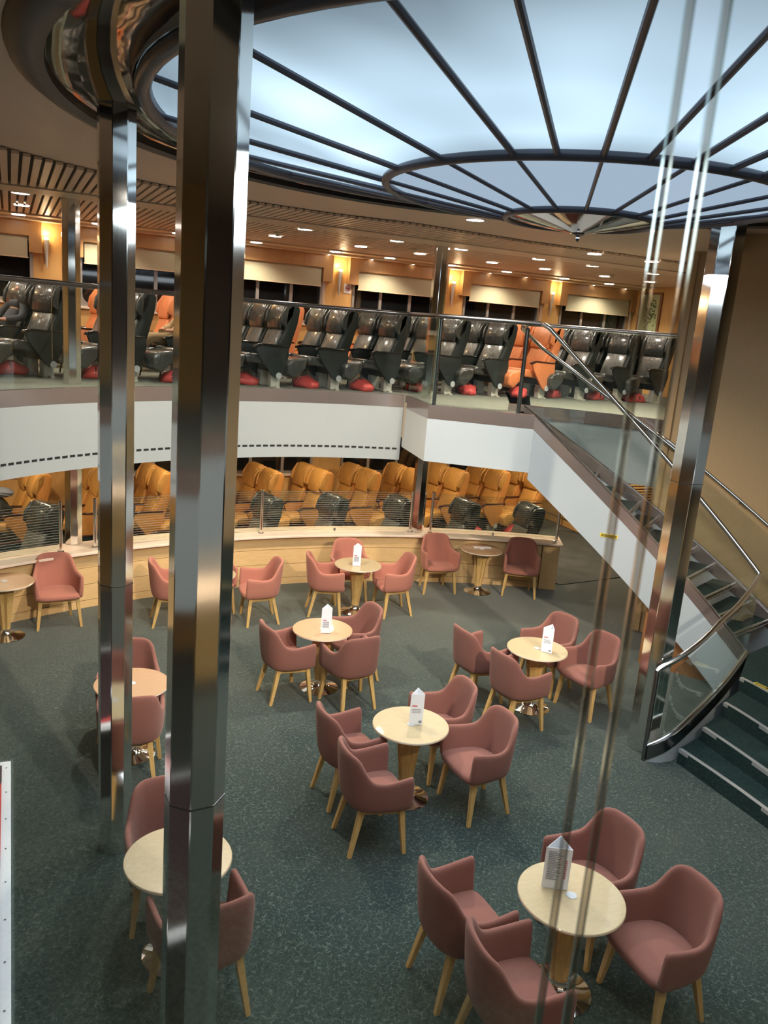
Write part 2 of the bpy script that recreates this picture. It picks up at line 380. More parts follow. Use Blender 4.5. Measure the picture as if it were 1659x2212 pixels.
# hull wall with windows, lower and upper deck
centers=[-7.7,-5.2,-1.6+.28,1.15-.1,3.67,6.18,8.68]
centers=[-6.55,-4.05,-1.40,1.13,3.67,6.20,8.68]
HALF=.96
def rr(x0,x1,z0,z1,r,k=4):
    pts=[]
    for cx,cz,a0 in ((x1-r,z1-r,0),(x0+r,z1-r,90),(x0+r,z0+r,180),(x1-r,z0+r,270)):
        for i in range(k+1):
            a=math.radians(a0+90*i/k); pts.append((cx+r*math.cos(a),cz+r*math.sin(a)))
    return pts
def hull(z0,z1,sill,head,mat):
    bm=MB(); xs=[S_L]
    for c in centers: xs+=[c-HALF,c+HALF]
    xs.append(S_R+.2)
    Y=T_W
    def wallbox(a,b,c,d): bm.box(a,b,Y,Y+.12,c,d)
    wallbox(S_L,S_R+.2,z0,sill); wallbox(S_L,S_R+.2,head,z1)
    for i in range(0,len(xs),2): wallbox(xs[i],xs[i+1],sill,head)
    return bm.build('wall_window_side',mat,kind='structure')
hull(0,2.6,1.05,2.1,M['wall']); hull(ZU-.4,5.46,ZU+.99,5.15,M['wall'])
wi=0
for z,head,lvl in ((1.05,2.1,'lower'),(ZU+.99,5.15,'upper')):
    for c in centers:
        wi+=1
        p=MB().box(c-HALF,c+HALF,T_W+.05,T_W+.07,z,head).build('window_%d'%wi,M['night'],kind='structure')
        ring_o=rr(c-HALF,c+HALF,z,head,.02); ring_i=rr(c-HALF+.05,c+HALF-.05,z+.05,head-.05,.14)
        m=MB(); k=len(ring_o)
        vs=[(x,T_W-.012,y) for x,y in ring_o]+[(x,T_W-.012,y) for x,y in ring_i]+[(x,T_W+.05,y) for x,y in ring_i]
        m.add(vs,[(i,(i+1)%k,k+(i+1)%k,k+i) for i in range(k)]+[(k+i,k+(i+1)%k,2*k+(i+1)%k,2*k+i) for i in range(k)])
        m.build('window_frame',M['aluminium'],p)
        for s in (-1,1): MB().box(c+s*.33-.03,c+s*.33+.03,T_W+.02,T_W+.05,z+.03,head-.03).build('mullion',M['aluminium'],p)
        MB().box(c-HALF-.02,c+HALF+.02,T_W-.05,T_W+.0,z-.045,z).build('window_sill',M['topedge'],p)
# pelmets, blinds, sconces on the gallery
ordw=['first','second','third','fourth','fifth','sixth','seventh','eighth','ninth','tenth','eleventh','twelfth','thirteenth','fourteenth','fifteenth','sixteenth']
def nth(k): return ordw[k]
for i,c in enumerate(centers):
    k=len(centers)-1-i
    ww=1.10
    v=MB()
    v.prism([(c-ww,5.37),(c-ww,4.84),(c-ww+.2,4.84),(c-ww+.2,5.10),(c+ww-.2,5.10),(c+ww-.2,4.84),(c+ww,4.84),(c+ww,5.37)],0,.16)
    v.v=[(x,T_W-z,y) for x,y,z in v.v]
    pm=v.build('window_pelmet',M['wall2'],bevel=.004)
    tag(pm,'maple pelmet board framing the %s gallery window from the picture wall'%nth(k),'pelmet','pelmets over the gallery windows')
    b=thing('roller_blind','cream roller blind half drawn on the %s gallery window from the picture wall'%nth(k),'blind',(c,T_W-.10,0),0,'roller blinds on the gallery windows')
    MB().box(-ww+.22,ww-.22,-.004,.004,4.76,5.2).build('blind_cloth',M['blind'],b)
    MB().box(-ww+.21,ww-.21,-.012,.012,4.745,4.765).build('bottom_bar',M['cornice'],b)
    if c>0: MB().tube([(ww-.17,-.01,5.2),(ww-.165,-.01,4.2),(ww-.15,-.01,4.1),(ww-.135,-.01,4.2),(ww-.14,-.01,5.2)],.005,6).build('pull_cord',M['paper'],b)
sc=[-5.3,-2.88,-.13,2.41,4.93,7.43]
for i,x in enumerate(sc):
    k=len(sc)-1-i
    o=thing('wall_sconce','slim tapering uplighter on the %s wood pier from the picture wall'%nth(k),'wall light',(x,T_W,4.62),0,'uplighters on the gallery piers')
    MB().tube([(0,-.05,0),(0,-.06,.25),(0,-.08,.45)],.03,12,rs=[.012,.03,.048]).build('glass_shade',M['offwhite'],o,smooth=True)
    MB().lathe([(.03,.45),(.045,.47),(.03,.485)],14,0,-.08).build('lamp_glow',M['sconce_glow'],o)
    MB().box(-.012,.012,-.05,0,.1,.3).build('bracket',M['steel'],o)
    l=bpy.data.lights.new('sconce_lamp','POINT'); l.energy=6; l.color=(1,.74,.42); l.shadow_soft_size=.04
    lo=bpy.data.objects.new('sconce_lamp',l); COL.objects.link(lo); lo.location=(x,T_W-.16,5.18)
# picture on end wall
p=thing('framed_picture','tall framed picture of a green potted tree on the gallery end wall','picture',(S_R,10.07,4.35))
MB().box(-.03,0,-.36,.36,-.05,.95).build('picture_frame',M['redwood'],p)
MB().box(-.036,-.030,-.30,.30,0,.90).build('picture_canvas',M['green_paint'],p)
mb=MB()
for i in range(60):
    y=random.gauss(-.05,.09); z=random.gauss(.50,.16)
    if abs(y)<.27 and .05<z<.85: mb.box(-.041,-.0365,y-.018,y+.018,z-.018,z+.018)
mb.build('painted_tree',M['leafpaint'],p)['kind']='stuff'
s_=thing('no_smoking_sign','small white no smoking sign beside the pier uplighter','sign',(2.57,T_W-.165,4.76))
s_.location=(2.60,T_W-.002,4.76)
MB().box(-.075,.075,-.012,0,-.09,.09).build('sign_plate',M['paper'],s_)
a=MB()
a.add([(.045*r*math.cos(2*PI*i/24),-.014,.045*r*math.sin(2*PI*i/24)) for r in (1,.78) for i in range(24)],[(i,(i+1)%24,24+(i+1)%24,24+i) for i in range(24)])
a.box(-.045,.045,-.015,-.0135,-.006,.006,0,Matrix.Rotation(math.radians(45),4,'Y')).build('red_ring',M['print_red'],s_)
MB().box(-.03,.03,-.0135,-.0125,-.006,.006).build('cigarette_mark',M['black'],s_)
tag(MB().box(7.80,7.815,9.10,9.19,.10,.22).box(7.795,7.80,9.13,9.16,.14,.18,1).build('wall_socket',[M['paper'],M['black']]),'small white wall socket low on the maple wall behind the stairs','socket')
# louvred panel behind stairs
lp=thing('louvred_panel','orange wooden louvred panel on the lower wall seen behind the stair glass','panel',(9.35,8.94,0))
MB().box(-.75,.75,-.03,.0,.38,1.25).build('backing_board',M['ltan_side'],lp)
mb=MB()
for k in range(13): mb.box(-.73,.73,-.075,-.03,.40+k*.064,.435+k*.064)
mb.build('louvre_slats',M['wall'],lp,bevel=.008)
# entrance mat
tag(MB().prism([(4.95,6.35),(5.12,6.08),(6.79,6.26),(8.2,6.5),(8.9,8.8),(7.48,9.39)],.001,.012).build('entrance_mat',M['mat']),'large dark grey entrance mat on the carpet behind the stairs','mat')

# ------------------------------------------------------------------ dome
DC=(.07,.055)
dm=thing('illuminated_dome','large round backlit blue-white ceiling dome with dark spokes','ceiling light',(DC[0],DC[1],0))
def polar(r,a,z): return (r*math.cos(math.radians(a)),r*math.sin(math.radians(a)),z)
def sector(r0,z0,r1,z1,a0,a1,n,mat,name):
    m=MB(); vs=[]
    for i in range(n+1):
        a=a0+(a1-a0)*i/n; vs+=[polar(r0,a,z0),polar(r1,a,z1)]
    m.add(vs,[(2*i,2*i+1,2*i+3,2*i+2) for i in range(n)]); return m.build(name,mat,dm)
for k in range(18):
    a=-203.2+20*k
    sector(1.33,5.14,2.79,5.40,a,a+20,6,M['dome'],'frosted_panel')
    sector(.50,4.985,1.33,5.14,a,a+20,6,M['dome_in'],'inner_frosted_panel')
    MB().tube([polar(1.33,a,5.115),polar(2.79,a,5.38)],.019,8).build('spoke',M['ring'],dm,smooth=True)
    MB().tube([polar(.50,a,4.965),polar(1.33,a,5.115)],.0125,8).build('inner_spoke',M['ring'],dm,smooth=True)
for k in range(10):
    a=-133.2+20*k
    MB().tube([polar(1.33,a,5.115),polar(2.79,a,5.38)],.019,8).build('spoke',M['ring'],dm,smooth=True)
for r,z,t,nm_ in ((.50,4.965,.022,'inner_ring'),(1.33,5.115,.030,'middle_ring'),(2.84,5.385,.05,'outer_ring')):
    MB().tube([polar(r,4*i,z) for i in range(90)],t,10,closed=True).build(nm_,M['ring'],dm,smooth='all')
MB().lathe([(.49,4.98),(.49,4.965),(.03,4.88),(.02,4.90),(.02,5.0)],36).build('mirror_cone',M['mirror'],dm,smooth=True)
MB().lathe([(.0,4.83),(.008,4.835),(.014,4.85),(.009,4.862),(.02,4.868),(.045,4.878),(.035,4.892),(.015,4.92)],20).build('finial',M['darksteel'],dm,smooth=True)
m=MB(); m.lathe([(2.88,5.44),(2.88,5.42),(2.90,5.405),(3.34,5.405),(3.34,5.44)],96,cap=False); m.build('mirror_soffit',M['mirror'],dm,smooth=True)
m=MB(); m.lathe([(3.34,5.44),(3.34,5.375),(3.40,5.36),(3.46,5.37),(3.52,5.41),(3.53,5.44)],96,cap=False); m.build('dark_rim',M['trimdark'],dm,smooth=True)
m=MB(); m.lathe([(0.01,5.60),(2.9,5.60),(2.9,5.40)],64,cap=False); m.build('light_box',M['offwhite'],dm)

# ------------------------------------------------------------------ columns
def octa(r,rot,flat=1.0): return [(r*math.cos(math.radians(rot+45*i)),r*math.sin(math.radians(rot+45*i))) for i in range(8)]
def column(x,y,z0,z1,r,rot,label,seams,fin=False):
    o=thing('steel_column',label,'column',(x,y,0))
    MB().prism(octa(r,rot),z0,z1).build('column_shaft',M['column'],o,bevel=.004,seg=1)
    for z in seams: MB().prism(octa(r+.0015,rot),z-.004,z+.004).build('joint_line',M['darksteel'],o)
    if fin:
        MB().box(r*.55,r+.10,-.02,.13,z0,z1).build('backing_fin',M['offwhite'],o)
    return o
column(-2.80,1.17,0,5.41,.125,26,'slim polished steel column behind the closest one, half hiding an orange-topped table',[2.2])
column(-2.74,-1.42,0,5.41,.135,26,'closest polished steel column, widest of all, standing in front of a table',[2.05])
c3=column(2.60,1.20,0,5.41,.165,20,'polished steel column at the foot of the curved stairs',[2.9])
column(2.648,6.93,.83,5.41,.12,22,'mirror steel column rising from the ledge at the stair platform',[])
column(-2.72,6.98,.83,5.41,.12,22,'mirror steel column rising from the ledge behind a lone coral chair',[])

# ------------------------------------------------------------------ curved half wall
BC=(.319,-2.401)
wl=MB(); gr=MB()
zs=[(0,.105),(.112,.335),(.342,.575),(.582,.79)]
pth=arc(*BC,9.44,63.2,140,70)
for a,b in zs: wl.strip(pth,a,b,.36,-1)
gr.strip(arc(*BC,9.452,63.25,140,70),0,.79,.33,-1)
bw=wl.build('wall_lounge_partition',M['barrier'],kind='structure'); gr.build('shadow_gap',M['groove'],bw)
MB().strip(arc(*BC,9.425,61.4,63.1,3),0,.79,.40,-1).build('end_panel',M['barrier'],bw)
MB().strip(arc(*BC,9.33,61.2,140,74),.79,.825,.56,-1).build('ledge_top',M['ledge'],bw,bevel=.006)
# striped glass screens on the ledge
posts=[128.3,116.8+.6, 108.55,107.0-.15,92.0,76.6,74.9,62.1]
posts=[140,128,109.15,107.05,91.9,76.8,74.95,61.9]
def postang(s,t): return math.degrees(math.atan2(t-BC[1],s-BC[0]))
segs=[(postang(-5.2,5.3),postang(-2.95,6.70),'beyond the lone coral chair'),(postang(-2.50,6.87),postang(.03,7.13),'between the rear ledge columns'),(postang(-.03,7.13),postang(2.50,6.86),'beside the platform column on the ledge'),(postang(2.83,6.76),postang(4.88,6.10),'at the stair end of the ledge')]
for a0,a1,wh in segs:
    o=thing('glass_screen','low clear glass screen with fine horizontal lines '+wh,'glass screen',(0,0,0),0,'glass screens on the wooden ledge')
    MB().strip(arc(*BC,9.575,min(a0,a1),max(a0,a1),16),.845,1.50,.008,-1).build('glass_pane',M['screen'],o)
    for a in ((a0,) if wh.startswith('beside') else (a0,a1)) if False else ((a1,) if wh.startswith('beside') else (a0,a1)):
        x,y=BC[0]+9.55*math.cos(math.radians(a)),BC[1]+9.55*math.sin(math.radians(a))
        MB().lathe([(.045,.825),(.045,.832),(.024,.838),(.024,1.52),(.02,1.525)],16,x,y).build('chrome_post',M['chrome'],o,smooth=True)
    am=(a0+a1)/2; x,y=BC[0]+9.55*math.cos(math.radians(am)),BC[1]+9.55*math.sin(math.radians(am))
    if wh!='between the rear ledge columns': MB().lathe([(.02,.825),(.02,.87),(.015,.88)],12,x,y).build('glass_clamp',M['chrome'],o,smooth=True)

# ------------------------------------------------------------------ gallery balustrade
def rail_path(p,z): return [(a,b,z) for a,b in p]
bal=thing('gallery_balustrade','curved glass balustrade with dark steel handrail along the gallery edge','balustrade',(0,0,0))
A0=75.0
rp=arc(*AC,AR+.05,200,A0,100)
MB().tube(rail_path(rp,4.325)+[(1.74,5.07,4.325),(2.80,4.28,4.325)],.03,12).build('handrail',M['darksteel'],bal,smooth=True)
a=A0+.4
while a<196:
    MB().strip(arc(*AC,AR+.03,a,min(a+12.2,196),5),3.15,4.28,.012,-1).build('glass_pane',M['glass'],bal); a+=12.4
MB().strip([(1.84,6.05),(1.70,5.08)],3.15,4.28,.012,1).build('glass_pane',M['glass'],bal)
MB().strip([(1.72,5.05),(2.78,4.27)],3.15,4.28,.012,1).build('glass_pane',M['glass'],bal)
MB().strip([(1.72,5.05),(1.725,5.046)],3.15,4.28,.012,1).build('pane_edge',M['glass_edge'],bal)
MB().tube([(1.80,5.14,ZU),(1.80,5.14,4.31)],.028,10).build('rail_post',M['darksteel'],bal,smooth=True)
MB().tube([(2.70,4.42,ZU),(2.70,4.42,4.24)],.028,10).build('rail_post',M['darksteel'],bal,smooth=True)
b2=thing('stairwell_balustrade','glass balustrade with steel handrail on the gallery edge beyond the stairwell','balustrade',(0,0,0))
rp=arc(*AC,AR+.05,59,34,30)
MB().tube(rail_path(rp,4.325),.03,12).build('handrail',M['steel'],b2,smooth=True)
for i in range(2):
    MB().strip(arc(*AC,AR+.03,34.3+12.3*i,34.3+12.3*i+12.1,5),3.15,4.28,.012,-1).build('glass_pane',M['glass'],b2)

# ------------------------------------------------------------------ staircase
N=60; qx,qy,h0,k0,k1,mz,Lt,wd,zr,m1=2.81,4.179,-.466,.348,-.043,.849,3.109,1.175,.984,-.024
I=[];Ou=[];x,y=qx,qy
for i in range(N):
    s=Lt*i/(N-1); h=h0-k0*s-k1*s*s/2; z=3.15-mz*s-m1*s*s/2
    I.append((x,y,z)); Ou.append((x-wd*math.sin(h),y+wd*math.cos(h),z)); x+=math.cos(h)*Lt/(N-1); y+=math.sin(h)*Lt/(N-1)
stair=thing('curved_staircase','curved staircase of carpeted open treads between white stringers','staircase',(0,0,0))
def stringer(P,side,name):
    pl=[(p[0],p[1]) for p in P]; z=[p[2] for p in P]
    MB().strip(pl,[v-.86 for v in z],[v-.19 for v in z],.045,side).build(name,M['white'],stair)
    MB().strip(pl,[v-.188 for v in z],z,.055,side).build('stringer_band',M['band'],stair,smooth=True)
    MB().tube([(p[0],p[1],p[2]+.012) for p in P[::3]+[P[-1]]],.014,8).build('glass_channel',M['steel'],stair,smooth=True)
stringer(I,1,'inner_stringer'); stringer(Ou,-1,'outer_stringer')
def glassrun(P,off,name,h=.90):
    n=len(P); cuts=[0,n//3,2*n//3,n-1]
    for a,b in zip(cuts[:-1],cuts[1:]):
        q=P[a:b+1]; q=[Vector(p) for p in q]
        q[0]=q[0]*.985+q[1]*.015
        MB().strip([(p.x,p.y) for p in q],[p.z+.02 for p in q],[p.z+h for p in q],.010,off).build(name,M['glass'],stair)
glassrun(I,1,'glass_pane'); glassrun(Ou,-1,'glass_pane')
MB().tube([(2.80,4.24,4.325)]+[(p[0],p[1],p[2]+zr+.19*(1-(1+4*i_)/N)) for i_,p in enumerate(I[1::4])]+[(I[-1][0],I[-1][1],I[-1][2]+zr)],.03,12).build('inner_handrail',M['steel'],stair,smooth=True)
tp=Vector((2.70,4.42,4.24))
loop_=[tuple(tp),(2.73,4.50,4.28),(2.82,4.72,4.29),(3.0,5.0,4.25)]
MB().tube(loop_+[(p[0],p[1],p[2]+.95) for p in Ou[2:37:4]],.026,12).build('outer_handrail',M['steel'],stair,smooth=True)
nst=14
for k in range(1,nst):
    u=(k-1)/nst*(N-1); i=int(u); j=min(i+int(N/nst*1.12),N-1)
    z=ZU-.05-(ZU-.628)*k/nst
    a,b,c,d=I[i],I[j],Ou[j],Ou[i]
    q=[(a[0],a[1]),(b[0],b[1]),(c[0],c[1]),(d[0],d[1])]
    def sh(p,o_,t=.05):
        v=Vector((o_[0]-p[0],o_[1]-p[1])).normalized()*t; return (p[0]+v.x,p[1]+v.y)
    q=[sh(q[0],q[3]),sh(q[1],q[2]),sh(q[2],q[1]),sh(q[3],q[0])]
    td=MB().prism(q,z-.05,z).build('tread',M['carpet_stair'],stair)
    for dz,o_ in ((-.005,.0),(-.05,.012)):
        e0=Vector((*q[1],z+dz)); e1=Vector((*q[2],z+dz)); MB().tube([e0,e1],.018,8).build('nosing_tube',M['steel'],td,smooth=True)
# lower flight
low=[(4.478,1.656,.66),(3.817,1.322,.578),(3.341,1.107,.497),(2.943,.955,.415),(2.72,.90,.333),(2.55,.90,.252),(2.42,.957,.17)]
def smoothp(P,k=5):
    out=[]
    P=[Vector(p) for p in P]
    for i in range(len(P)-1):
        p0=P[max(i-1,0)];p1=P[i];p2=P[i+1];p3=P[min(i+2,len(P)-1)]
        for j in range(k):
            t=j/k; out.append(.5*((2*p1)+(-p0+p2)*t+(2*p0-5*p1+4*p2-p3)*t*t+(-p0+3*p1-3*p2+p3)*t**3))
    out.append(P[-1]); return out
lo=smoothp([(I[-1][0],I[-1][1],I[-1][2]+.012)]+low[1:])
MB().tube(lo,.016,8).build('curtail_channel',M['steel'],stair,smooth=True)
pl=[(p.x,p.y) for p in lo]
MB().strip(pl,[max(p.z-.15,.0) for p in lo],[p.z-.002 for p in lo],.04,1).build('curtail_band',M['darksteel'],stair,smooth=True)
MB().strip([(p.x+.002,p.y-.004) for p in lo],0,[max(p.z-.152,.004) for p in lo],.03,1).build('curtail_side',M['white'],stair)
hr=smoothp([(4.605,1.776,1.62),(4.136,1.50,1.531),(3.78,1.33,1.443),(3.413,1.187,1.354),(3.12,1.07,1.266),(2.86,1.0,1.177),(2.66,.985,1.089),(2.48,1.0,1.01),(2.43,1.0,.97)])
MB().tube([(I[-1][0],I[-1][1],I[-1][2]+zr)]+hr,.03,12).build('curtail_handrail',M['steel'],stair,smooth=True)
MB().tube([(2.43,1.0,.97),(2.42,.985,.90),(2.41,.965,.0)],.024,12).build('newel_post',M['darksteel'],stair,smooth=True)
for a,b in ((0,8),(8,20),(20,len(lo)-1)):
    q=lo[a:b+1]; zt=[min(.62+p.z*1.52,p.z+.95)-.05 for p in q]
    zt=[p.z+.78+.12*max(0,(p.z-.2)) for p in q]
    MB().strip([(p.x,p.y) for p in q],[p.z+.02 for p in q],zt,.010,1).build('glass_pane',M['glass'],stair)
steps=[((2.722,.814),(2.70,-.336),(2.42,-2.6),.157),((3.082,.885),(3.02,-.024),(2.75,-2.6),.314),((3.50,1.03),(3.46,.4),(3.12,-2.6),.471),((3.931,1.233),(3.90,.5),(3.55,-2.6),.628)]
for k,(a,b,c,z) in enumerate(steps):
    zz=z if k<3 else .62
    right=[(7.2,-2.6),(7.2,2.0)] if k==3 else [(5.0,-2.6),(5.0,1.4)]
    inner=[(4.60,1.74)] if k==3 else []
    poly=[a,b,c]+([(6.9,-2.6),(6.0,2.2),(5.70,2.05),(4.62,1.74)] if k==3 else [(4.6,-2.6),(4.6,1.2),(3.95,1.22)])
    st=MB().prism(poly,0.0 if k==0 else z-.16,zz).build('carpeted_step',M['carpet_stair'],stair)
    e=smoothp([(a[0]-.004,a[1],zz+.003),(b[0]-.004,b[1],zz+.003),(c[0]-.004,c[1],zz+.003)],4)
    m=MB(); m.strip([(p.x,p.y) for p in e],zz-.034,zz+.004,.045,1); m.build('nosing_strip',M['nosing'],st)
# warning labels
def label_plate(loc,rot,w,h,nm_,lab,txt):
    o=thing(nm_,lab,'label',loc); o.rotation_euler=rot
    MB().box(-w/2,w/2,-h/2,h/2,0,.003).build('label_plate',M['yellow'],o)
    MB().box(-w/2+.012,w/2-.012,-h/2+.008,h/2-.008,.003,.0036).build('label_panel',M['black'],o)
    c=bpy.data.curves.new('lettering','FONT'); c.body=txt; c.size=h*.62; c.align_x='CENTER'; c.align_y='CENTER'; c.extrude=.0004
    tc_=bpy.data.objects.new('lettering_curve',c); COL.objects.link(tc_); bpy.context.view_layer.update()
    me=bpy.data.meshes.new_from_object(tc_); bpy.data.objects.remove(tc_); t=bpy.data.objects.new('lettering',me); COL.objects.link(t); t.parent=o; t.location=(0,0,.004); me.materials.clear(); me.materials.append(M['yellow'])
    sx=(w-.04)/max(.01,h*.62*.56*len(txt)); t.scale=(min(sx,1.3),1,1)
    return o
label_plate((3.99,.86,.63),(0,0,math.radians(-86)),.42,.06,'step_warning_label','yellow and black mind your step label on the top landing nosing','MIND YOUR STEP')
label_plate((3.725,3.478,1.662),(PI/2,0,math.radians(-48.2)),.23,.05,'head_warning_label','small yellow and black warning label on the white side of the curved stairs','MIND YOUR HEAD')
# wooden box under the stairs and thin wood upright
tag(MB().strip([(4.14,3.02),(4.45,2.55),(4.75,2.10)],0,[1.0,.72,.42],.06,1).build('under_stair_cabinet',M['redwood']),'brown wooden enclosure under the curved stairs','cabinet')
# brown wall beside the stairs
offw=[]
for i in range(24,N):
    p=Ou[i]; a=Ou[max(i-1,0)]; b=Ou[min(i+1,N-1)]; d=Vector((b[0]-a[0],b[1]-a[1])).normalized(); offw.append((p[0]-d.y*.10,p[1]+d.x*.10))
e=offw[-1]; offw+=[(e[0]+.12,e[1]-.5),(e[0]+.2,e[1]-1.2),(e[0]+.25,e[1]-2.4),(e[0]+.25,e[1]-5)]
offw=[(5.43,4.36),(5.50,4.22)]+[p for p in offw if p[1]<4.1]
sw=MB().strip(offw,0,5.665,.12,1).build('wall_staircase',M['stairwall'],kind='structure')
# wall handrail
zl=[]
wr=[]
L=0; prev=None
for p in offw[1:-2]:
    q=Vector(p)
    if prev is not None: L+=(q-prev).length
    prev=q; wr.append((q.x,q.y,L))
d0=.07
pts=[]
for i,(a,b,l) in enumerate(wr):
    j=min(i+1,len(wr)-1); k=max(i-1,0); d=Vector((wr[j][0]-wr[k][0],wr[j][1]-wr[k][1])).normalized()
    pts.append((a+d.y*d0,b-d.x*d0,3.32-.60*l))
wh=thing('wall_handrail','steel handrail fixed along the brown wall beside the stairs','handrail',(0,0,0))
MB().tube(pts,.022,10).build('rail_tube',M['steel'],wh,smooth=True)
k=len(pts)//2; q=pts[k]; w_=offw[k+1]
MB().tube([(w_[0],w_[1],q[2]-.05),(q[0],q[1],q[2]-.05),(q[0],q[1],q[2])],.01,8).build('rail_bracket',M['steel'],wh,smooth=True)

# ------------------------------------------------------------------ lounge chairs
def lerp(a,b,t): return a+(b-a)*t
def shell_mesh():
    # plan path of the shell, from the sitter's left arm front round the back to the right arm front
    top=[(-.300,.215),(-.302,.10),(-.298,-.02),(-.272,-.13),(-.228,-.225),(-.16,-.285),(-.08,-.305),(0,-.31)]
    bot=[(-.286,.218),(-.286,.10),(-.278,-.01),(-.254,-.12),(-.21,-.195),(-.145,-.235),(-.07,-.25),(0,-.254)]
    zt=[.700,.682,.672,.700,.850,.890,.897,.899]
    top+= [(-x,y) for x,y in top[-2::-1]]; bot+=[(-x,y) for x,y in bot[-2::-1]]; zt+=zt[-2::-1]
    # refine
    def cr(L,k=3):
        out=[];n=len(L)
        for i in range(n-1):
            p0=L[max(i-1,0)];p1=L[i];p2=L[i+1];p3=L[min(i+2,n-1)]
            for j in range(k):
                t=j/k; out.append(tuple(.5*(2*b+(-a+c)*t+(2*a-5*b+4*c-d)*t*t+(-a+3*b-3*c+d)*t**3) for a,b,c,d in zip(p0,p1,p2,p3)))
        out.append(tuple(L[-1])); return out
    P=cr([(a[0],a[1],b[0],b[1],z) for a,b,z in zip(top,bot,zt)])
    n=len(P); rings=[]
    for i,(tx,ty,bx,by,z1) in enumerate(P):
        a=P[max(i-1,0)]; b=P[min(i+1,n-1)]
        d=Vector((b[0]-a[0],b[1]-a[1])).normalized(); nin=Vector((-d.y,d.x))   # inward
        z0=.405
        def pt(h,off):   # h 0..1 height, off inward offset
            f=h**.85; x=lerp(bx,tx,f); y=lerp(by,ty,f); return Vector((x+nin.x*off,y+nin.y*off,lerp(z0,z1,h)))
        sec=[pt(0,.055),pt(0,.012),pt(.05,.0),pt(.35,-.004),pt(.7,0),pt(.94,.0),pt(1,.014),pt(1,.034),pt(.94,.048),pt(.7,.050),pt(.35,.054),pt(.1,.062)]
        rings.append(sec)
    return rings
def make_chair(name,label,fab):
    t=thing(name,label,'chair')
    rings=shell_mesh(); m=MB(); k=len(rings[0]); vs=[p for r in rings for p in r]; n=len(rings)
    fs=[(i*k+j,(i+1)*k+j,(i+1)*k+(j+1)%k,i*k+(j+1)%k) for i in range(n-1) for j in range(k)]
    # rounded arm fronts
    for ri,sg in ((0,1),(n-1,-1)):
        base=len(vs); c=sum(rings[ri],Vector())/k
        vs+=[Vector((lerp(c.x,p.x,.72),p.y+.022,lerp(c.z,p.z,.93))) for p in rings[ri]]
        o=ri*k
        for j in range(k):
            f=(o+j,o+(j+1)%k,base+(j+1)%k,base+j); fs.append(f if sg<0 else f[::-1])
        fs.append(tuple(range(base,base+k)))
    m.add(vs,fs); m.build('upholstered_shell',fab,t,smooth='all',sub=1)
    # seat cushion
    c=MB(); prof=[(-.19,.0),(-.17,.0)]
    rows=[]
    outl=[(-.278,.248),(-.268,.10),(-.255,-.05),(-.20,-.18),(-.08,-.215),(0,-.22),(.08,-.215),(.20,-.18),(.255,-.05),(.268,.10),(.278,.248),(.14,.266),(0,.270),(-.14,.266)]
    cx,cy=0,.04
    for s_,z in ((.93,.388),(1.0,.405),(1.0,.438),(.96,.462),(.80,.474),(.4,.480)):
        rows.append([(cx+(x-cx)*s_,cy+(y-cy)*s_,z) for x,y in outl])
    kk=len(outl); vs=[p for r in rows for p in r]; fs=[(i*kk+j,i*kk+(j+1)%kk,(i+1)*kk+(j+1)%kk,(i+1)*kk+j) for i in range(len(rows)-1) for j in range(kk)]
    fs+=[tuple(range(kk-1,-1,-1)),tuple((len(rows)-1)*kk+j for j in range(kk))]
    c.add(vs,fs); c.build('seat_cushion',fab,t,smooth='all',sub=1)
    fr=MB(); Z0,Z1=.355,.395
    fr.box(-.21,.21,.165,.19,Z0,Z1); fr.box(-.16,.16,-.165,-.14,Z0,Z1)
    for s_ in (-1,1):
        a=Vector((s_*.225,.17,0)); b=Vector((s_*.165,-.15,0)); d=(b-a).normalized(); q=Vector((-d.y,d.x,0))*.011
        fr.hexa([a+q+Vector((0,0,Z0)),b+q+Vector((0,0,Z0)),b-q+Vector((0,0,Z0)),a-q+Vector((0,0,Z0))],[a+q+Vector((0,0,Z1)),b+q+Vector((0,0,Z1)),b-q+Vector((0,0,Z1)),a-q+Vector((0,0,Z1))])
    fr.box(-.2,.2,-.13,.16,.385,.40); fr.build('seat_frame',M['beech'],t)
    for (fx,fy),(tx,ty) in (((-.265,.203),(-.222,.165)),((.265,.203),(.222,.165)),((-.203,-.245),(-.160,-.150)),((.203,-.245),(.160,-.150))):
        a,b=.016,.025
        MB().hexa([(fx-a,fy-a,0),(fx+a,fy-a,0),(fx+a,fy+a,0),(fx-a,fy+a,0)],[(tx-b,ty-b,.40),(tx+b,ty-b,.40),(tx+b,ty+b,.40),(tx-b,ty+b,.40)]).build('leg',M['beech'],t,bevel=.004)
    return t
CH={'1a':(-0.876,-0.920,270.1),'1b':(-0.875,-1.530,262.4),'1c':(0.207,-0.876,94.3),'1d':(0.241,-1.534,88.0),'2a':(-0.788,1.294,271.6),'2b':(-0.830,0.646,267.6),'2c':(0.235,1.459,87.4),'2d':(0.254,0.784,91.0),'3a':(-0.731,3.339,275.5),'3b':(0.193,3.579,94.4),'3c':(-0.096,2.962,6.3),'4a':(1.40,2.72,273.8),'4b':(1.475,2.026,277.0),'4c':(2.409,2.732,103.9),'4d':(2.517,2.098,101.2),'5a':(0.609,5.711,256.0),'5b':(1.163,6.194,168.2),'5c':(1.599,5.507,85.0),'6a':(2.753,6.273,169.5),'6b':(4.061,5.843,149.7),'7a':(-2.535,0.335,179.0),'7b':(-2.464,-0.520,8.5),'8a':(-2.473,2.951,169.2),'8b':(-2.550,2.199,353.0),'9a':(-2.987,6.063,185.3),'10a':(-0.400,5.614,85.5),'10b':(-0.928,6.123,177.8),'10c':(-1.573,5.80,264.8)}
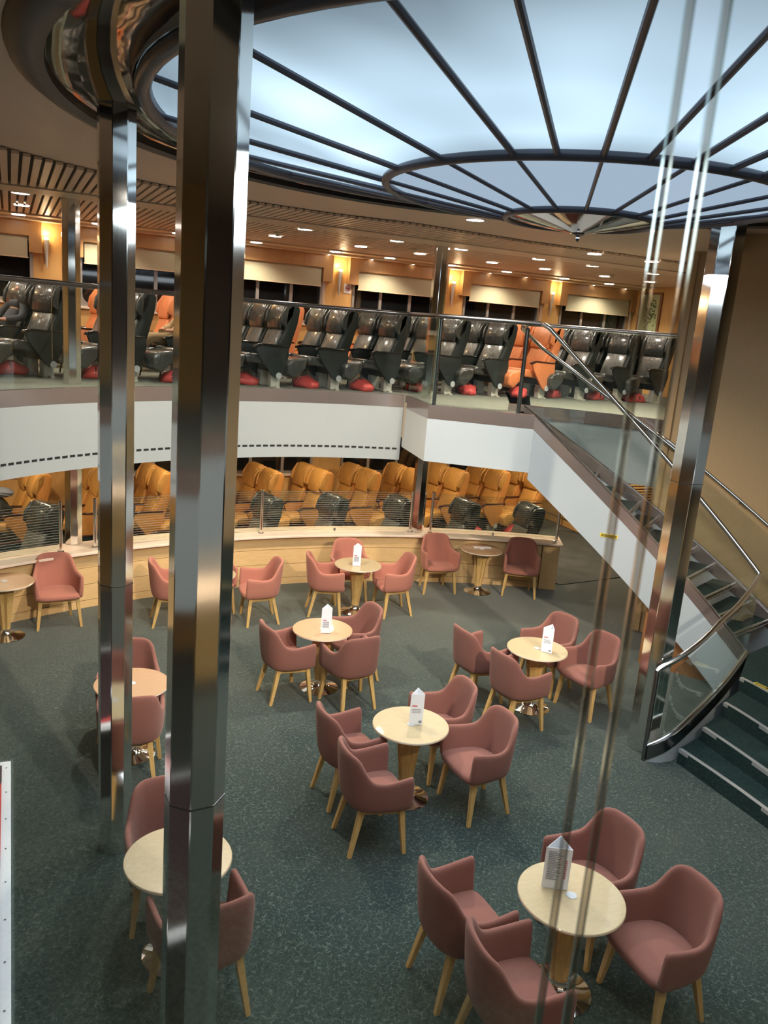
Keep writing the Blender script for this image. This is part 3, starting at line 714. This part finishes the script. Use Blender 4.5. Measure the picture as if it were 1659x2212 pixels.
LB={
'1a':'rose tub chair behind its cut-off twin at the closest menu table',
'1b':'rose tub chair cut by the bottom of the picture at the closest menu table',
'1c':'rose tub chair half hidden behind the closest menu table and its card',
'1d':'rose tub chair in full view facing the closest menu table from stair side',
'2a':'rose tub chair behind its twin at the middle table on the column side',
'2b':'rose tub chair turned away with three legs showing at the middle menu table',
'2c':'rose fabric tub chair partly hidden behind the middle table menu and its neighbour',
'2d':'rose fabric tub chair with its whole seat visible beside the middle menu table',
'3a':'rose tub chair side-on at the orange-topped menu table, back to the columns',
'3b':'rose tub chair behind the orange-topped menu table, its back towards the stairs',
'3c':'rose tub chair with its back to us in front of the orange-topped menu table',
'4a':'rose tub chair behind another at the menu table near the stair column, back edge-on',
'4b':'rose tub chair with its back to us at the menu table near the stair column',
'4c':'rose tub chair behind the menu card at the table near the stair column',
'4d':'rose tub chair closest to the stair column, its seat facing the menu table',
'5a':'coral tub chair side-on at the menu table by the curved ledge, facing the stairs',
'5b':'coral tub chair behind the menu table, back against the curved ledge',
'5c':'coral tub chair facing the ledge-side menu table from the stair side',
'6a':'coral chair with back to the ledge beside the leaflet table, under the platform column',
'6b':'coral chair at the very end of the curved ledge beside the leaflet table',
'7a':'rose tub chair facing us behind the table that the closest column cuts in two',
'7b':'rose tub chair seen from behind, cut in two by the closest steel column',
'8a':'rose tub chair facing us behind the orange table at the slim steel column',
'8b':'rose tub chair with its back to us before the orange table at the slim column',
'9a':'lone coral chair facing us against the ledge beside the table with a cup ring',
'10a':'coral tub chair side-on beside the small table half hidden by the closest column',
'10b':'coral tub chair against the ledge, only one arm showing past the closest column',
'10c':'coral tub chair showing only a sliver between the two closest steel columns'}
p1=make_chair('tub_chair','x',M['chair']); p2=make_chair('tub_chair','x',M['chair_orange'])
used=set()
for k,(x,y,a) in CH.items():
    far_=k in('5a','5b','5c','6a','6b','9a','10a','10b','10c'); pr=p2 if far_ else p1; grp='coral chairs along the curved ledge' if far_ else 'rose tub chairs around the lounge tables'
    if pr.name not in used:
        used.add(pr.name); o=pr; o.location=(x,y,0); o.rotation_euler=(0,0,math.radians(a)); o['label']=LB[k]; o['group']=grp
    else: dup(pr,(x,y,0),math.radians(a),LB[k],grp)

# ------------------------------------------------------------------ tables
def make_table(topm,label,grommet=False):
    t=thing('round_table',label,'table')
    o=MB().lathe([(.335,.708),(.3425,.714),(.3425,.726),(.338,.730)],56).build('table_top',[topm],t,smooth=True)
    me=o.data; me.materials.append(M['topedge'])
    for p in me.polygons:
        if abs(p.normal.z)<.5 or p.normal.z<-.5: p.material_index=1
    for k in range(4):
        a=math.radians(45+90*k); R=Matrix.Rotation(a,4,'Z')
        m=MB(); m.hexa([(.006,-.028,.10),(.052,-.018,.10),(.052,.018,.10),(.006,.028,.10)],[(.008,-.075,.708),(.115,-.05,.708),(.115,.05,.708),(.008,.075,.708)])
        m.v=[tuple(R@Vector(v)) for v in m.v]; m.build('pedestal_plank',M['beech'],t,bevel=.004)
    MB().lathe([(.222,0),(.223,.008),(.20,.016),(.12,.035),(.075,.06),(.06,.09),(.058,.115)],44).build('chrome_base',M['chrome'],t,smooth=True)
    if grommet: MB().lathe([(.035,.729),(.035,.7335),(.03,.734)],20).build('cable_cap',M['cap'],t,smooth=True)
    return t
TB={'T1':(-0.271,-1.225,0,'pale round table closest to us, holding the large menu card'),
'T2':(-0.287,1.098,0,'pale round table with a menu in the middle of the lounge carpet'),
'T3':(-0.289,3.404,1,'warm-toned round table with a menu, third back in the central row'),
'T4':(1.907,2.305,0,'pale round table with a menu beside the stair column'),
'T5':(1.072,5.645,0,'pale round table with a menu standing before the curved ledge'),
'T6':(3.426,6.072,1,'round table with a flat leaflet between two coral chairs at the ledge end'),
'T7':(-2.545,-0.093,0,'bare pale round table cut in two by the closest steel column'),
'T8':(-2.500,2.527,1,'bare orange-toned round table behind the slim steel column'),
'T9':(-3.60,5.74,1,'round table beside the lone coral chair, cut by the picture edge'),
'T10':(-1.10,5.603,0,'small round table by the ledge half hidden by the closest column')}
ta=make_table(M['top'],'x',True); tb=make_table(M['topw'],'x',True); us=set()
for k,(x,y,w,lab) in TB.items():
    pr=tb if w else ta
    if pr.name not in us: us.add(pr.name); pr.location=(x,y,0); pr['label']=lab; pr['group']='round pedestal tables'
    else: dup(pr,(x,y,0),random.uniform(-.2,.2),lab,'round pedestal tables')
# menus: folded card standing as an open triangular prism
def menu(x,y,rz,label,w=.105,h=.235,style=0,open_=.09):
    w*=1.12; h*=1.26
    t=thing('menu_card',label,'menu',(x,y,.7345),rz)
    m=MB(); A=(-w/2,0);B=(w/2,0);C=(w*.1,open_)
    for p,q in ((A,B),(B,C),(C,(A[0]+.012,.012))): m.strip([p,q],0,h,.0016,1)
    m.v=[(vx,vy,vz+(.02 if vy>.05 and vz>.1 else 0)) for vx,vy,vz in m.v]
    m.build('folded_card',M['paper'],t)
    g=MB(); r=MB()
    if style==0:
        r.box(-w*.36,w*.02,-.0022,-.0005,h*.50,h*.53)
        for k in range(7): g.box(-w*.36,w*.26,-.0022,-.0005,h*.44-k*.011,h*.44-k*.011+.005)
    elif style==1:
        r.box(-w*.36,w*.02,-.0022,-.0005,h*.60,h*.63)
        for k in range(3): g.box(-w*.36,w*.30,-.0022,-.0005,h*.5-k*.016,h*.5-k*.016+.004)
        g.box(w*.2,w*.42,-.0022,-.0005,h*.06,h*.14)
    else:
        for k in range(17): g.box(-w*.38,-w*.38+w*(.30+.3*((k*7)%5)/5),-.0022,-.0005,h*.9-k*.0125,h*.9-k*.0125+.005)
        for k in range(10): r.box(w*.28,w*.36,-.0022,-.0005,h*.7-k*.014,h*.7-k*.014+.005)
    g.build('printed_text',M['print_grey'],t)
    if r.v: r.build('red_heading',M['print_red'],t)
    return t
menu(-.345,-1.14,math.radians(-30),'large three-fold menu card with columns of text on the closest pale table',.15,.235,2,.11)
menu(-.255,1.07,math.radians(-18),'standing folded menu card with a red heading on the middle table',.11,.235,1,.09)
menu(-.30,3.27,math.radians(-14),'standing folded menu card with a grey text block on the third central table',.105,.235,0,.08)
menu(1.93,2.17,math.radians(-50),'standing open menu card on the table beside the stair column',.11,.23,1,.10)
menu(1.01,5.56,math.radians(-14),'standing folded menu card on the table before the curved ledge',.105,.24,0,.08)
lf=thing('leaflet','flat white leaflet lying on the table at the ledge end','leaflet',(3.47,6.13,.7345),math.radians(-12))
MB().box(-.145,.145,-.05,.05,0,.003).build('paper_sheet',M['paper'],lf); MB().box(-.11,.11,-.03,-.022,.003,.0036).box(-.11,.02,-.01,-.004,.003,.0036).build('printed_text',M['print_red'],lf)

# ------------------------------------------------------------------ recliners
def make_recliner(kind,leath,side,arm,both=True,legrest=True):
    film=M['film'] if 'black' in kind else leath
    t=thing('recliner_seat','x','seat')
    # side profile (y,z) polygons extruded in x, softened by subdivision
    def prof(pts,x0,x1,name,mat,bev=.03,par=t,sub=0):
        m=MB(); n=len(pts)
        m.add([(x0,y,z) for y,z in pts]+[(x1,y,z) for y,z in pts],[tuple(range(n)),tuple(range(2*n-1,n-1,-1))]+[(i,n+i,n+(i+1)%n,(i+1)%n) for i in range(n)])
        return m.build(name,mat,par,smooth=True,bevel=bev,seg=3)
    prof([(-.02,.34),(.50,.38),(.53,.46),(.48,.52),(0,.48)],-.27,.27,'seat_cushion',leath,.035)
    prof([(-.04,.40),(.07,.46),(-.13,.88),(-.10,1.0),(-.13,1.22),(-.22,1.30),(-.33,1.295),(-.385,1.22),(-.35,1.0),(-.17,.42)],-.30,.30,'backrest',side,.04)
    prof([(.04,.47),(.085,.49),(-.09,.90),(-.15,.88)],-.235,.235,'back_pad',film,.02)
    prof([(-.10,.88),(-.055,.90),(-.065,1.06),(-.13,1.25),(-.20,1.315),(-.30,1.315),(-.18,1.2)],-.235,.235,'headrest',leath,.028)
    for s_ in (-1,1):
        prof([(-.13,.93),(-.045,1.0),(-.07,1.15),(-.17,1.29),(-.29,1.29),(-.25,1.1)],s_*.30-(.05 if s_>0 else -.0)-.0,s_*.30+(.0 if s_>0 else .05),'head_wing',leath,.018)
    for s_ in ((-1,1) if both else (-1,)):
        x0=s_*.335
        a=prof([(-.16,.655),(.30,.675),(.40,.655),(.43,.615),(.41,.605),(.30,.645),(-.16,.63)],x0-.03,x0+.03,'armrest',arm,.008)
        sp=prof([(-.17,.632),(.10,.64),(.33,.642),(.385,.60),(.34,.50),(.10,.20),(.02,.15),(-.06,.17),(-.12,.30),(-.18,.5)],x0-.022,x0+.022,'side_panel',side,.008,a)
        m=MB(); m.lathe([(.05,-.028),(.05,.028)],18); m.v=[(z+x0,-.02+x_,.19+y_) for x_,y_,z in m.v]; m.build('hinge_cap',M['cap'],a,smooth=True)
    MB().box(-.24,.24,-.08,.06,.24,.36).build('seat_underframe',M['lblack_side'],t)
    MB().box(.14,.25,-.10,.06,0,.25).box(-.25,-.14,-.10,.06,0,.25).build('pedestal',M['pedestal'],t,bevel=.008)
    MB().box(-.33,.33,-.06,.0,0,.022).build('floor_rail',M['rail_white'],t)
    if legrest:
        prof([(.50,.49),(.80,.46),(.88,.38),(.86,.22),(.72,.16),(.54,.32)],-.29,.29,'leg_rest',leath if kind!='black' else M['lblack'],.04)
        MB().tube([(0,.35,.30),(0,.60,.22),(0,.64,.03)],.012,6).build('leg_rest_stay',M['black'],t)
    return t
proto={}
# local +Y -> -X (facing towards lower s); local -X -> -Y (aisle side)
def rowpos(s0,t0,delta,n,pitch=.665):
    # n-th seat of a row whose walkway seat stands at (s0,t0); the row is turned by delta degrees
    rz=PI/2+math.radians(delta); return (s0+math.cos(rz)*pitch*n,t0+math.sin(rz)*pitch*n,rz)
def place(kind,s,t_,z,rz,label,grp,inner):
    key=(kind,inner)
    if key not in proto:
        mats={'lowblack':(M['lblack'],M['lblack_side'],M['armwood']),'black':(M['lblack'],M['lblack_side'],M['armblack']),'tan':(M['ltan'],M['ltan_side'],M['armwood']),'orange':(M['lorange'],M['lorange_side'],M['armwood'])}[kind]
        o=make_recliner(kind,*mats,both=not inner); o.scale=(.88 if kind=='tan' else 1,1,.96 if kind=='lowblack' else (1.03 if kind=='tan' else 1)); proto[key]=o; o.location=(s,t_,z); o.rotation_euler=(0,0,rz); o['label']=label; o['group']=grp; return o
    return dup(proto[key],(s,t_,z),rz,label,grp)
tops=[7.02-k*.995 for k in range(11)]
for k,st in enumerate(tops):
    r=nth(k)
    for n_ in (0,1):
        x_,y_,rz=rowpos(st-.38,9.56,11,n_,.60)
        place('tan',x_,y_,0,rz,'tan leather recliner, %s seat of the %s row from the lower maple end wall'%(('aisle','window')[n_],r),'tan recliners on the lower deck',n_==1)
BL=[(4.95,6.90,-10),(3.86,7.28,-4),(2.72,7.58,1),(1.57,7.80,3),(.44,7.88,6),(-.70,7.86,12),(-1.95,7.72,17),(-2.97,7.50,22),(-4.0,7.1,26)]
for k,(sx,tx,dl_) in enumerate(BL):
    r=nth(k)
    x_,y_,rz=rowpos(sx-.30,tx+.03,dl_+6,0)
    place('lowblack',x_,y_,0,rz,'black recliner behind the glass screens on the ledge, %s along from the stairs'%r,'black recliners behind the ledge',False)
UP=[8.4,7.5,6.6,5.7,4.7,3.75,2.6,1.65,.65,-.45,-1.56,-2.72,-3.95,-5.1,-6.3]
UPP={}
for k,st in enumerate(UP):
    r=nth(k); kd='orange' if k==3 else 'black'
    dl_=10 if st>=.6 else min(32,10+6*(.65-st))
    wd_={'orange':'orange leather','black':'black film-wrapped'}[kd]
    for n_,txt in ((0,'walkway seat of'),(1,'second from the walkway in'),(2,'third from the walkway in')):
        if n_==2 and k not in (1,2,5,8): continue
        x_,y_,rz=rowpos(st-.40,7.93,dl_,n_); UPP[(k,n_)]=(x_,y_,rz)
        place(kd,x_,y_,ZU,rz,'%s recliner, %s the %s gallery row from the picture wall'%(wd_,txt,r),'gallery walkway recliners',n_>0)
    if k in (0,14): continue
    x_,y_,rz=rowpos(st-.40,7.93,10,3.35 if k in (1,2,5,8) else 2.75)
    place('orange',x_,y_,ZU,rz,'orange leather recliner at the gallery windows in the %s row from the picture wall'%r,'orange gallery recliners',False)
# life jacket bags under the seats
def bag(name):
    bm=bmesh.new(); bmesh.ops.create_icosphere(bm,subdivisions=3,radius=1)
    for v in bm.verts:
        n_=v.co.normalized(); f=1+.10*math.sin(5*n_.x+2*n_.z)+.06*math.sin(11*n_.y+3)
        v.co=Vector((v.co.x*.25*f,v.co.y*.17*f,max(v.co.z,-.55)*.12*f+.062))
    me=bpy.data.meshes.new(name); bm.to_mesh(me); bm.free(); me.materials.append(M['red'])
    for p in me.polygons: p.use_smooth=True
    return me
bg=bag('life_jacket_bag')
def put_bag(s,t_,z,rz,lab,grp):
    o=thing('life_jacket_bag',lab,'bag',(s,t_,z),rz,grp)
    b=bpy.data.objects.new('red_sack',bg); COL.objects.link(b); b.parent=o
    st=bpy.data.objects.new('black_strap',strap); COL.objects.link(st); st.parent=o
sm=MB(); sm.strip([(-.02+.0,-.19),(-.02,.19)],.015,.150,.03,1); 
strap=bpy.data.meshes.new('strap'); strap.from_pydata([tuple(v) for v in sm.v],[],sm.f); strap.materials.append(M['black'])
sm2=MB(); pts_=[(0,.172*math.cos(a_),.066+.118*math.sin(a_)) for a_ in [PI*i/8 for i in range(9)]]; sm2.tube(pts_,.012,6)
strap.clear_geometry(); strap.from_pydata([tuple(v) for v in sm2.v],[],sm2.f)
for k,st in enumerate(UP[:-1]):
    put_bag(st-.22-.55,7.80+.12*(k%3),ZU,.3*k,'red bag under the %s gallery seat row from the picture wall'%nth(k),'red bags under the gallery seats')
for k,st in enumerate(tops[:9]):
    put_bag(st-.75,9.35+.05*(k%2),0,.4*k,'red bag under the %s tan seat row from the lower end wall'%nth(k),'red bags under the lower seats')

# ------------------------------------------------------------------ ceiling fittings
def make_dl():
    t=thing('ceiling_downlight','x','downlight')
    MB().lathe([(.105,-.004),(.122,-.010),(.122,0),(.105,0)],24,cap=False).build('trim_ring',M['aluminium'],t,smooth=True)
    MB().lathe([(.002,-.005),(.105,-.005)],24,cap=False).build('lamp_lens',M['lamp'],t)
    return t
rows=[(7.1,[-7.3,-6.0,-4.6,-3.3,-2.05,-.8,.47,1.95,3.08,4.56,5.67,7.02,8.3]),(8.72,[-7.3,-6,-4.6,-3.27,-2.07,-.8,.5,2.02,3.15,4.64,5.82,7.25,8.4]),(10.1,[-7.3,-6,-4.6,-3.3,-2.1,-.8,.57,2.08,3.2,4.55,5.85,7.3,8.5]),(5.42,[4.38,5.47])]
soff=[(1.54,4.05)]
dl=None; li=0
def add_dl(x,y,z,lab,energy,col=(1,.86,.70),sz=2.4):
    global dl
    if dl is None: dl=make_dl(); o=dl; o.location=(x,y,z); o['label']=lab; o['group']='round ceiling downlights'
    else: o=dup(dl,(x,y,z),0,lab,'round ceiling downlights')
    if energy:
        l=bpy.data.lights.new('downlight_lamp','SPOT'); l.energy=energy; l.spot_size=sz; l.spot_blend=.6; l.color=col; l.shadow_soft_size=.09
        q=bpy.data.objects.new('downlight_lamp',l); COL.objects.link(q); q.location=(x,y,z-.03)
rown=['inner','middle','window-side','stairwell']
for r,(y,xs) in enumerate(rows):
    zz=ZC-.04 if r<3 else ZC-.002
    if r==2: zz=ZC-.064
    for k,x in enumerate(xs[::-1]):
        add_dl(x,y,zz if r!=3 else ZC-.038,'round downlight, %s from the picture wall in the %s line of gallery lights'%(nth(k),rown[r]),420 if r==3 else (95 if (k%2==0 or r==1) else 0))
add_dl(1.54,4.05,ZC-.002,'single round white downlight just beyond the rim of the dome',900)
add_dl(-1.45,4.15,ZC-.002,'round white fill downlight added by the dome rim, hidden above the closest column',900)  # unseen lamp added at the rim to brighten the ledge
# unseen downlights added round the dome behind the viewer, to brighten the lounge
for k,a in enumerate((-160,-135,-110,-85,-60,200-360+8)):
    if k==5: continue
    x,y=.07+4.4*math.cos(math.radians(a)),.055+4.4*math.sin(math.radians(a))
    add_dl(x,y,ZC-.002,'round fill downlight added around the dome out of sight behind the viewpoint, %s in turn'%nth(k),70,(1,.86,.70),2.6)
for (x,y),aim in (((-1.35,-4.2),(-2.6,5.2,.2)),((.45,-4.45),(.9,5.2,.2)),((2.15,-3.95),(3.6,5.0,.2))):
    add_dl(x,y,ZC-.002,'round adjustable downlight out of sight behind the viewpoint, turned to the far ledge',0)
    l=bpy.data.lights.new('ledge_spot','SPOT'); l.energy=2000; l.spot_size=.62; l.spot_blend=1; l.color=(1,.84,.66); l.shadow_soft_size=.08
    q=bpy.data.objects.new('ledge_spot',l); COL.objects.link(q); q.location=(x,y,ZC-.06); q.rotation_euler=(Vector(aim)-Vector((x,y,ZC-.06))).to_track_quat('-Z','Y').to_euler()
# small star lights on the cornice
for k in range(9):
    x=9.3-k*.9
    tag(MB().lathe([(.002,0),(.018,-.006),(.022,0)],10,x,10.49).build('cornice_spotlight',M['lamp'],loc=(0,0,ZC-.10)),'tiny bright spotlight, %s on the cornice from the picture wall'%nth(k),'spotlight','tiny cornice spotlights')
def detector(x,y,z,lab):
    o=thing('smoke_detector',lab,'smoke detector',(x,y,z))
    MB().lathe([(.065,0),(.065,-.02),(.05,-.03)],20).build('detector_base',M['cornice'],o,smooth=True)
    MB().lathe([(.035,-.03),(.035,-.05),(.02,-.058)],16).build('sensor_head',M['slat'],o,smooth=True)
detector(-2.65,3.28,ZC-.001,'beige smoke detector on the smooth soffit beside the slim column')
detector(2.7,8.0,ZC-.036,'round smoke detector among the gallery downlights over the pier uplighter')
detector(.35,8.05,ZC-.036,'round smoke detector close to the gallery lights beyond the closest column')
detector(7.0,8.2,ZC-.036,'round smoke detector over the gallery seats by the picture wall')

# ------------------------------------------------------------------ lower deck lights
for k,x in enumerate((-6.2,-3.6,-1.1,1.4,3.9,6.4)):
    for j,(y,en) in enumerate(((9.0,120),(7.5,120))):
        o=dup(dl,(x,y,2.518),0,'round downlight in the low ceiling, %s from the end of the %s line'%(nth(k),('tan row','black row')[j]),'downlights under the gallery')
        l=bpy.data.lights.new('low_lamp','SPOT'); l.energy=en; l.spot_size=2.7; l.spot_blend=.7; l.color=(1,.78,.52); l.shadow_soft_size=.1
        q=bpy.data.objects.new('low_lamp',l); COL.objects.link(q); q.location=(x,y,2.49)

for k,(x,y,en) in enumerate(((8.95,7.7,150),(5.7,6.9,150))):  # unseen downlights added to brighten the louvred panel and the floor by the mat
    dup(dl,(x,y,2.518),0,('round fill downlight added in the low ceiling before the louvred panel','round fill downlight added in the low ceiling over the grey entrance mat')[k],'downlights under the gallery')
    l=bpy.data.lights.new('low_lamp','SPOT'); l.energy=en; l.spot_size=2.7; l.spot_blend=.7; l.color=(1,.82,.6); l.shadow_soft_size=.1
    q=bpy.data.objects.new('low_lamp',l); COL.objects.link(q); q.location=(x,y,2.49)
# ------------------------------------------------------------------ unseen servery made up behind the viewpoint for bright reflections in the columns
sv=thing('reflection_counter','made-up pale counter with glowing panels behind the viewpoint, added for column reflections','counter',(-2.2,-7.2,0))
MB().box(-4.5,4.5,-.35,.35,0,.95).build('counter_front',M['wall'],sv)
MB().box(-4.6,4.6,-.42,.42,.95,1.0).build('counter_top',M['ledge'],sv,bevel=.008)
MB().box(-4.5,4.5,-1.5,-1.42,0,2.5).build('back_panel',M['white'],sv)
for k in range(5):
    x=-3.6+k*1.8; MB().box(x-.7,x+.7,-1.42,-1.38,1.5,2.25).build('reflection_glow_panel',M['glow_cool'] if k%2==0 else M['glow_warm'],sv)
for k in range(4):
    x=-5.2+k*2.0; dup(dl,(x,-7.3,2.518),0,'round fill downlight added over the made-up servery behind the viewpoint, %s along'%nth(k),'downlights under the gallery')
    l=bpy.data.lights.new('counter_fill_lamp','SPOT'); l.energy=130; l.spot_size=2.6; l.spot_blend=.7; l.color=(1,.88,.70); l.shadow_soft_size=.1
    q=bpy.data.objects.new('counter_fill_lamp',l); COL.objects.link(q); q.location=(x,-7.3,2.49)
# ------------------------------------------------------------------ display board at the left edge
bd=thing('display_table','low board with white riveted frame and dark face at the picture edge','display board',(-4.33,-.9,0))
MB().box(-.80,.80,-2.4,2.3,.70,.74).build('frame_border',M['paper'],bd,bevel=.004)
MB().box(-.74,.74,-2.34,2.24,.74,.745).build('board_face',M['boardface'],bd)
MB().prism([(.74,2.0),(.74,1.1),(.62,1.6)],.745,.748).build('red_shape',M['boardred'],bd)
mb=MB()
for k in range(14): mb.lathe([(.006,.741),(.006,.7435)],8,.77,2.2-k*.33)
mb.build('rivets',M['darksteel'],bd)
MB().box(-.7,.7,-2.2,2.1,0,.70).build('plinth',M['black'],bd)

# ------------------------------------------------------------------ people resting in the gallery seats
def skin_body(name,pts,edges,mat,parent=None,sub=2):
    me=bpy.data.meshes.new(name); me.from_pydata([p[:3] for p in pts],edges,[]); me.materials.append(mat)
    o=bpy.data.objects.new(name,me); COL.objects.link(o); 
    if parent: o.parent=parent
    md=o.modifiers.new('sk','SKIN'); 
    for i,p in enumerate(pts):
        sv=me.skin_vertices[0].data[i]; sv.radius=(p[3],p[4] if len(p)>4 else p[3]); sv.use_root=(i==0)
    md.use_smooth_shade=True; md2=o.modifiers.new('ss','SUBSURF'); md2.levels=sub; md2.render_levels=sub
    return o
def sleeper(loc,lab,shirt,trousers,rz=PI/2):
    # reclining figure, local +Y = feet direction; pelvis first
    t=thing('person',lab,'person',loc,rz)
    B=[(0,.10,.60,.13,.11),(0,-.02,.72,.125,.10),(0,-.12,.88,.135,.10),(0,-.17,1.0,.09,.08),(0,-.17,1.07,.05,.05),(0,-.16,1.15,.075,.085),(0,-.17,1.23,.07,.08),
       (.19,-.12,.95,.055,.055),(.27,.02,.78,.042,.042),(.16,.20,.74,.034,.034),(.09,.26,.745,.026,.018),
       (-.19,-.12,.95,.055,.055),(-.29,.0,.78,.042,.042),(-.20,.20,.74,.034,.034),(-.11,.28,.745,.026,.018),
       (.11,.22,.60,.085,.085),(.13,.52,.62,.062,.062),(.12,.75,.42,.045,.045),(.12,.82,.36,.035,.03),(.13,.90,.44,.03,.025),
       (-.11,.22,.60,.085,.085),(-.13,.52,.62,.062,.062),(-.12,.75,.42,.045,.045),(-.12,.82,.36,.035,.03),(-.13,.90,.44,.03,.025)]
    E=[(0,1),(1,2),(2,3),(3,4),(4,5),(5,6),(3,7),(7,8),(8,9),(9,10),(3,11),(11,12),(12,13),(13,14),(0,15),(15,16),(16,17),(17,18),(18,19),(0,20),(20,21),(21,22),(22,23),(23,24)]
    skin_body('body',B,E,M['skin'],t)
    sh=[0,1,2,3,7,8,9,11,12,13]; mp={v:i for i,v in enumerate(sh)}
    skin_body('jacket',[tuple(list(B[v][:3])+[B[v][3]*1.22+.006,B[v][4]*1.22+.006]) for v in sh],[(mp[a],mp[b]) for a,b in E if a in mp and b in mp],shirt,t)
    tr=[0,15,16,17,20,21,22]; mp={v:i for i,v in enumerate(tr)}
    skin_body('trousers',[tuple(list(B[v][:3])+[B[v][3]*1.25+.008,B[v][4]*1.25+.008]) for v in tr],[(mp[a],mp[b]) for a,b in E if a in mp and b in mp],trousers,t)
    bm=bmesh.new(); bmesh.ops.create_uvsphere(bm,u_segments=16,v_segments=10,radius=.098)
    for v in bm.verts: v.co=Vector((v.co.x*.95,v.co.y*1.02,v.co.z))+Vector((0,-.19,1.215))
    bmesh.ops.delete(bm,geom=[v for v in bm.verts if v.co.y>-.135 or v.co.z<1.14],context='VERTS')
    me=bpy.data.meshes.new('hair'); bm.to_mesh(me); bm.free(); me.materials.append(M['hair']); h=bpy.data.objects.new('hair',me); COL.objects.link(h); h.parent=t
    f=MB(); f.box(-.035,-.02,-.092,-.085,1.185,1.19); f.box(.02,.035,-.092,-.085,1.185,1.19); f.box(-.02,.02,-.092,-.084,1.115,1.121); f.build('face_lines',M['hair'],t)
    return t
sleeper((UPP[(9,1)][0],UPP[(9,1)][1],ZU),'person in khaki resting in a gallery seat, glimpsed between two steel columns',M['khaki'],M['khaki'],UPP[(9,1)][2])
sleeper((UPP[(11,1)][0],UPP[(11,1)][1],ZU),'person in dark grey lying back in a gallery seat at picture edge',M['grey_cloth'],M['grey_cloth'],UPP[(11,1)][2])
# clothing heap on the lower seats at the left
def lump(name,loc,scale,mat,lab,cat,seed):
    random.seed(seed); bm=bmesh.new(); bmesh.ops.create_icosphere(bm,subdivisions=4,radius=1)
    ph=[random.uniform(0,6) for _ in range(6)]
    for v in bm.verts:
        n_=v.co.normalized(); f=1+.12*math.sin(4*n_.x+ph[0])+.1*math.sin(7*n_.y+ph[1])+.06*math.sin(13*n_.z+9*n_.x+ph[2])
        v.co=Vector((v.co.x*scale[0]*f,v.co.y*scale[1]*f,max(v.co.z,-.6)*scale[2]*f+scale[2]*.6))
    me=bpy.data.meshes.new(name); bm.to_mesh(me); bm.free(); me.materials.append(mat)
    for p in me.polygons: p.use_smooth=True
    o=bpy.data.objects.new(name,me); COL.objects.link(o); o.location=loc; return tag(o,lab,cat)
lump('rucksack',(-3.75,9.55,.52),(.26,.22,.24),M['lblack_side'],'black rucksack on a tan lower-deck seat at the picture edge','bag',3)
lump('folded_coat',(-3.78,9.60,.92),(.27,.20,.09),M['coat'],'pale grey coat piled on the black rucksack','coat',5)

# ------------------------------------------------------------------ glass screen the picture is taken through
vs=thing('viewing_screen','clear full-height glass screen just before the viewpoint with one upright joint','glass screen',(-3.02,-4.23,ZU))
rad=Vector((AC[0]+3.02,AC[1]+4.23)).normalized(); vs.rotation_euler=(0,0,math.atan2(rad.y,rad.x)-PI/2)
for s_ in (-1,1):
    a,b=(.0145,1.25) if s_>0 else (-1.35,-.0145)
    p=MB().box(a,b,-.006,.006,.05,ZC-ZU-.04).build('glass_pane',M['viewglass'],vs)
    e0,e1=(.009,.0145) if s_>0 else (-.0145,-.009)
    MB().box(e0,e1,-.006,.006,.05,ZC-ZU-.03).build('pane_edge',M['seal'],p)
MB().box(-1.35,1.25,-.02,.02,0,.05).build('floor_channel',M['steel'],vs); MB().box(-1.35,1.25,-.02,.02,ZC-ZU-.04,ZC-ZU-.01).build('head_channel',M['steel'],vs)

# ------------------------------------------------------------------ lights
def area(name,loc,rot,size,en,col,shape='DISK'):
    l=bpy.data.lights.new(name,'AREA'); l.shape=shape; l.size=size; l.energy=en; l.color=col
    o=bpy.data.objects.new(name,l); COL.objects.link(o); o.location=loc; o.rotation_euler=rot; return o
dome_fill=area('dome_fill',(DC[0],DC[1],4.86),(0,0,0),5.3,280,(.80,.91,1.0)); dome_fill.data.specular_factor=0.0  # unseen disc lamp added below the dome to strengthen its light
w=bpy.data.worlds.new('night'); SC.world=w; w.use_nodes=True; w.node_tree.nodes['Background'].inputs[0].default_value=(.01,.012,.016,1)

# ------------------------------------------------------------------ camera
cam=bpy.data.cameras.new('camera'); cam.sensor_fit='HORIZONTAL'; cam.sensor_width=36; cam.lens=1745.45/1659*36
cam.clip_start=.02; cam.clip_end=100
co=bpy.data.objects.new('camera',cam); COL.objects.link(co)
X=Vector((0.909795,-0.407398,0.079371)); Y=Vector((0.023757,0.242029,0.969978)); Zv=Vector((-0.414377,-0.880596,0.229876))
mm=Matrix((X,Y,Zv)).transposed().to_4x4(); mm.translation=Vector((-3.449,-4.699,4.2065)); co.matrix_world=mm
cam.dof.use_dof=True; cam.dof.focus_distance=7.5; cam.dof.aperture_fstop=12
SC.camera=co
SC.view_settings.view_transform='Standard'; SC.view_settings.look='None'; SC.view_settings.gamma=1; SC.view_settings.use_curve_mapping=False
SC.view_settings.exposure=0.08
SC.cycles.use_denoising=True; SC.cycles.max_bounces=6; SC.cycles.transparent_max_bounces=16; SC.cycles.diffuse_bounces=3; SC.cycles.glossy_bounces=4
SC.cycles.use_adaptive_sampling=True; SC.cycles.adaptive_threshold=.08; SC.cycles.adaptive_min_samples=16
SC.cycles.sample_clamp_indirect=6
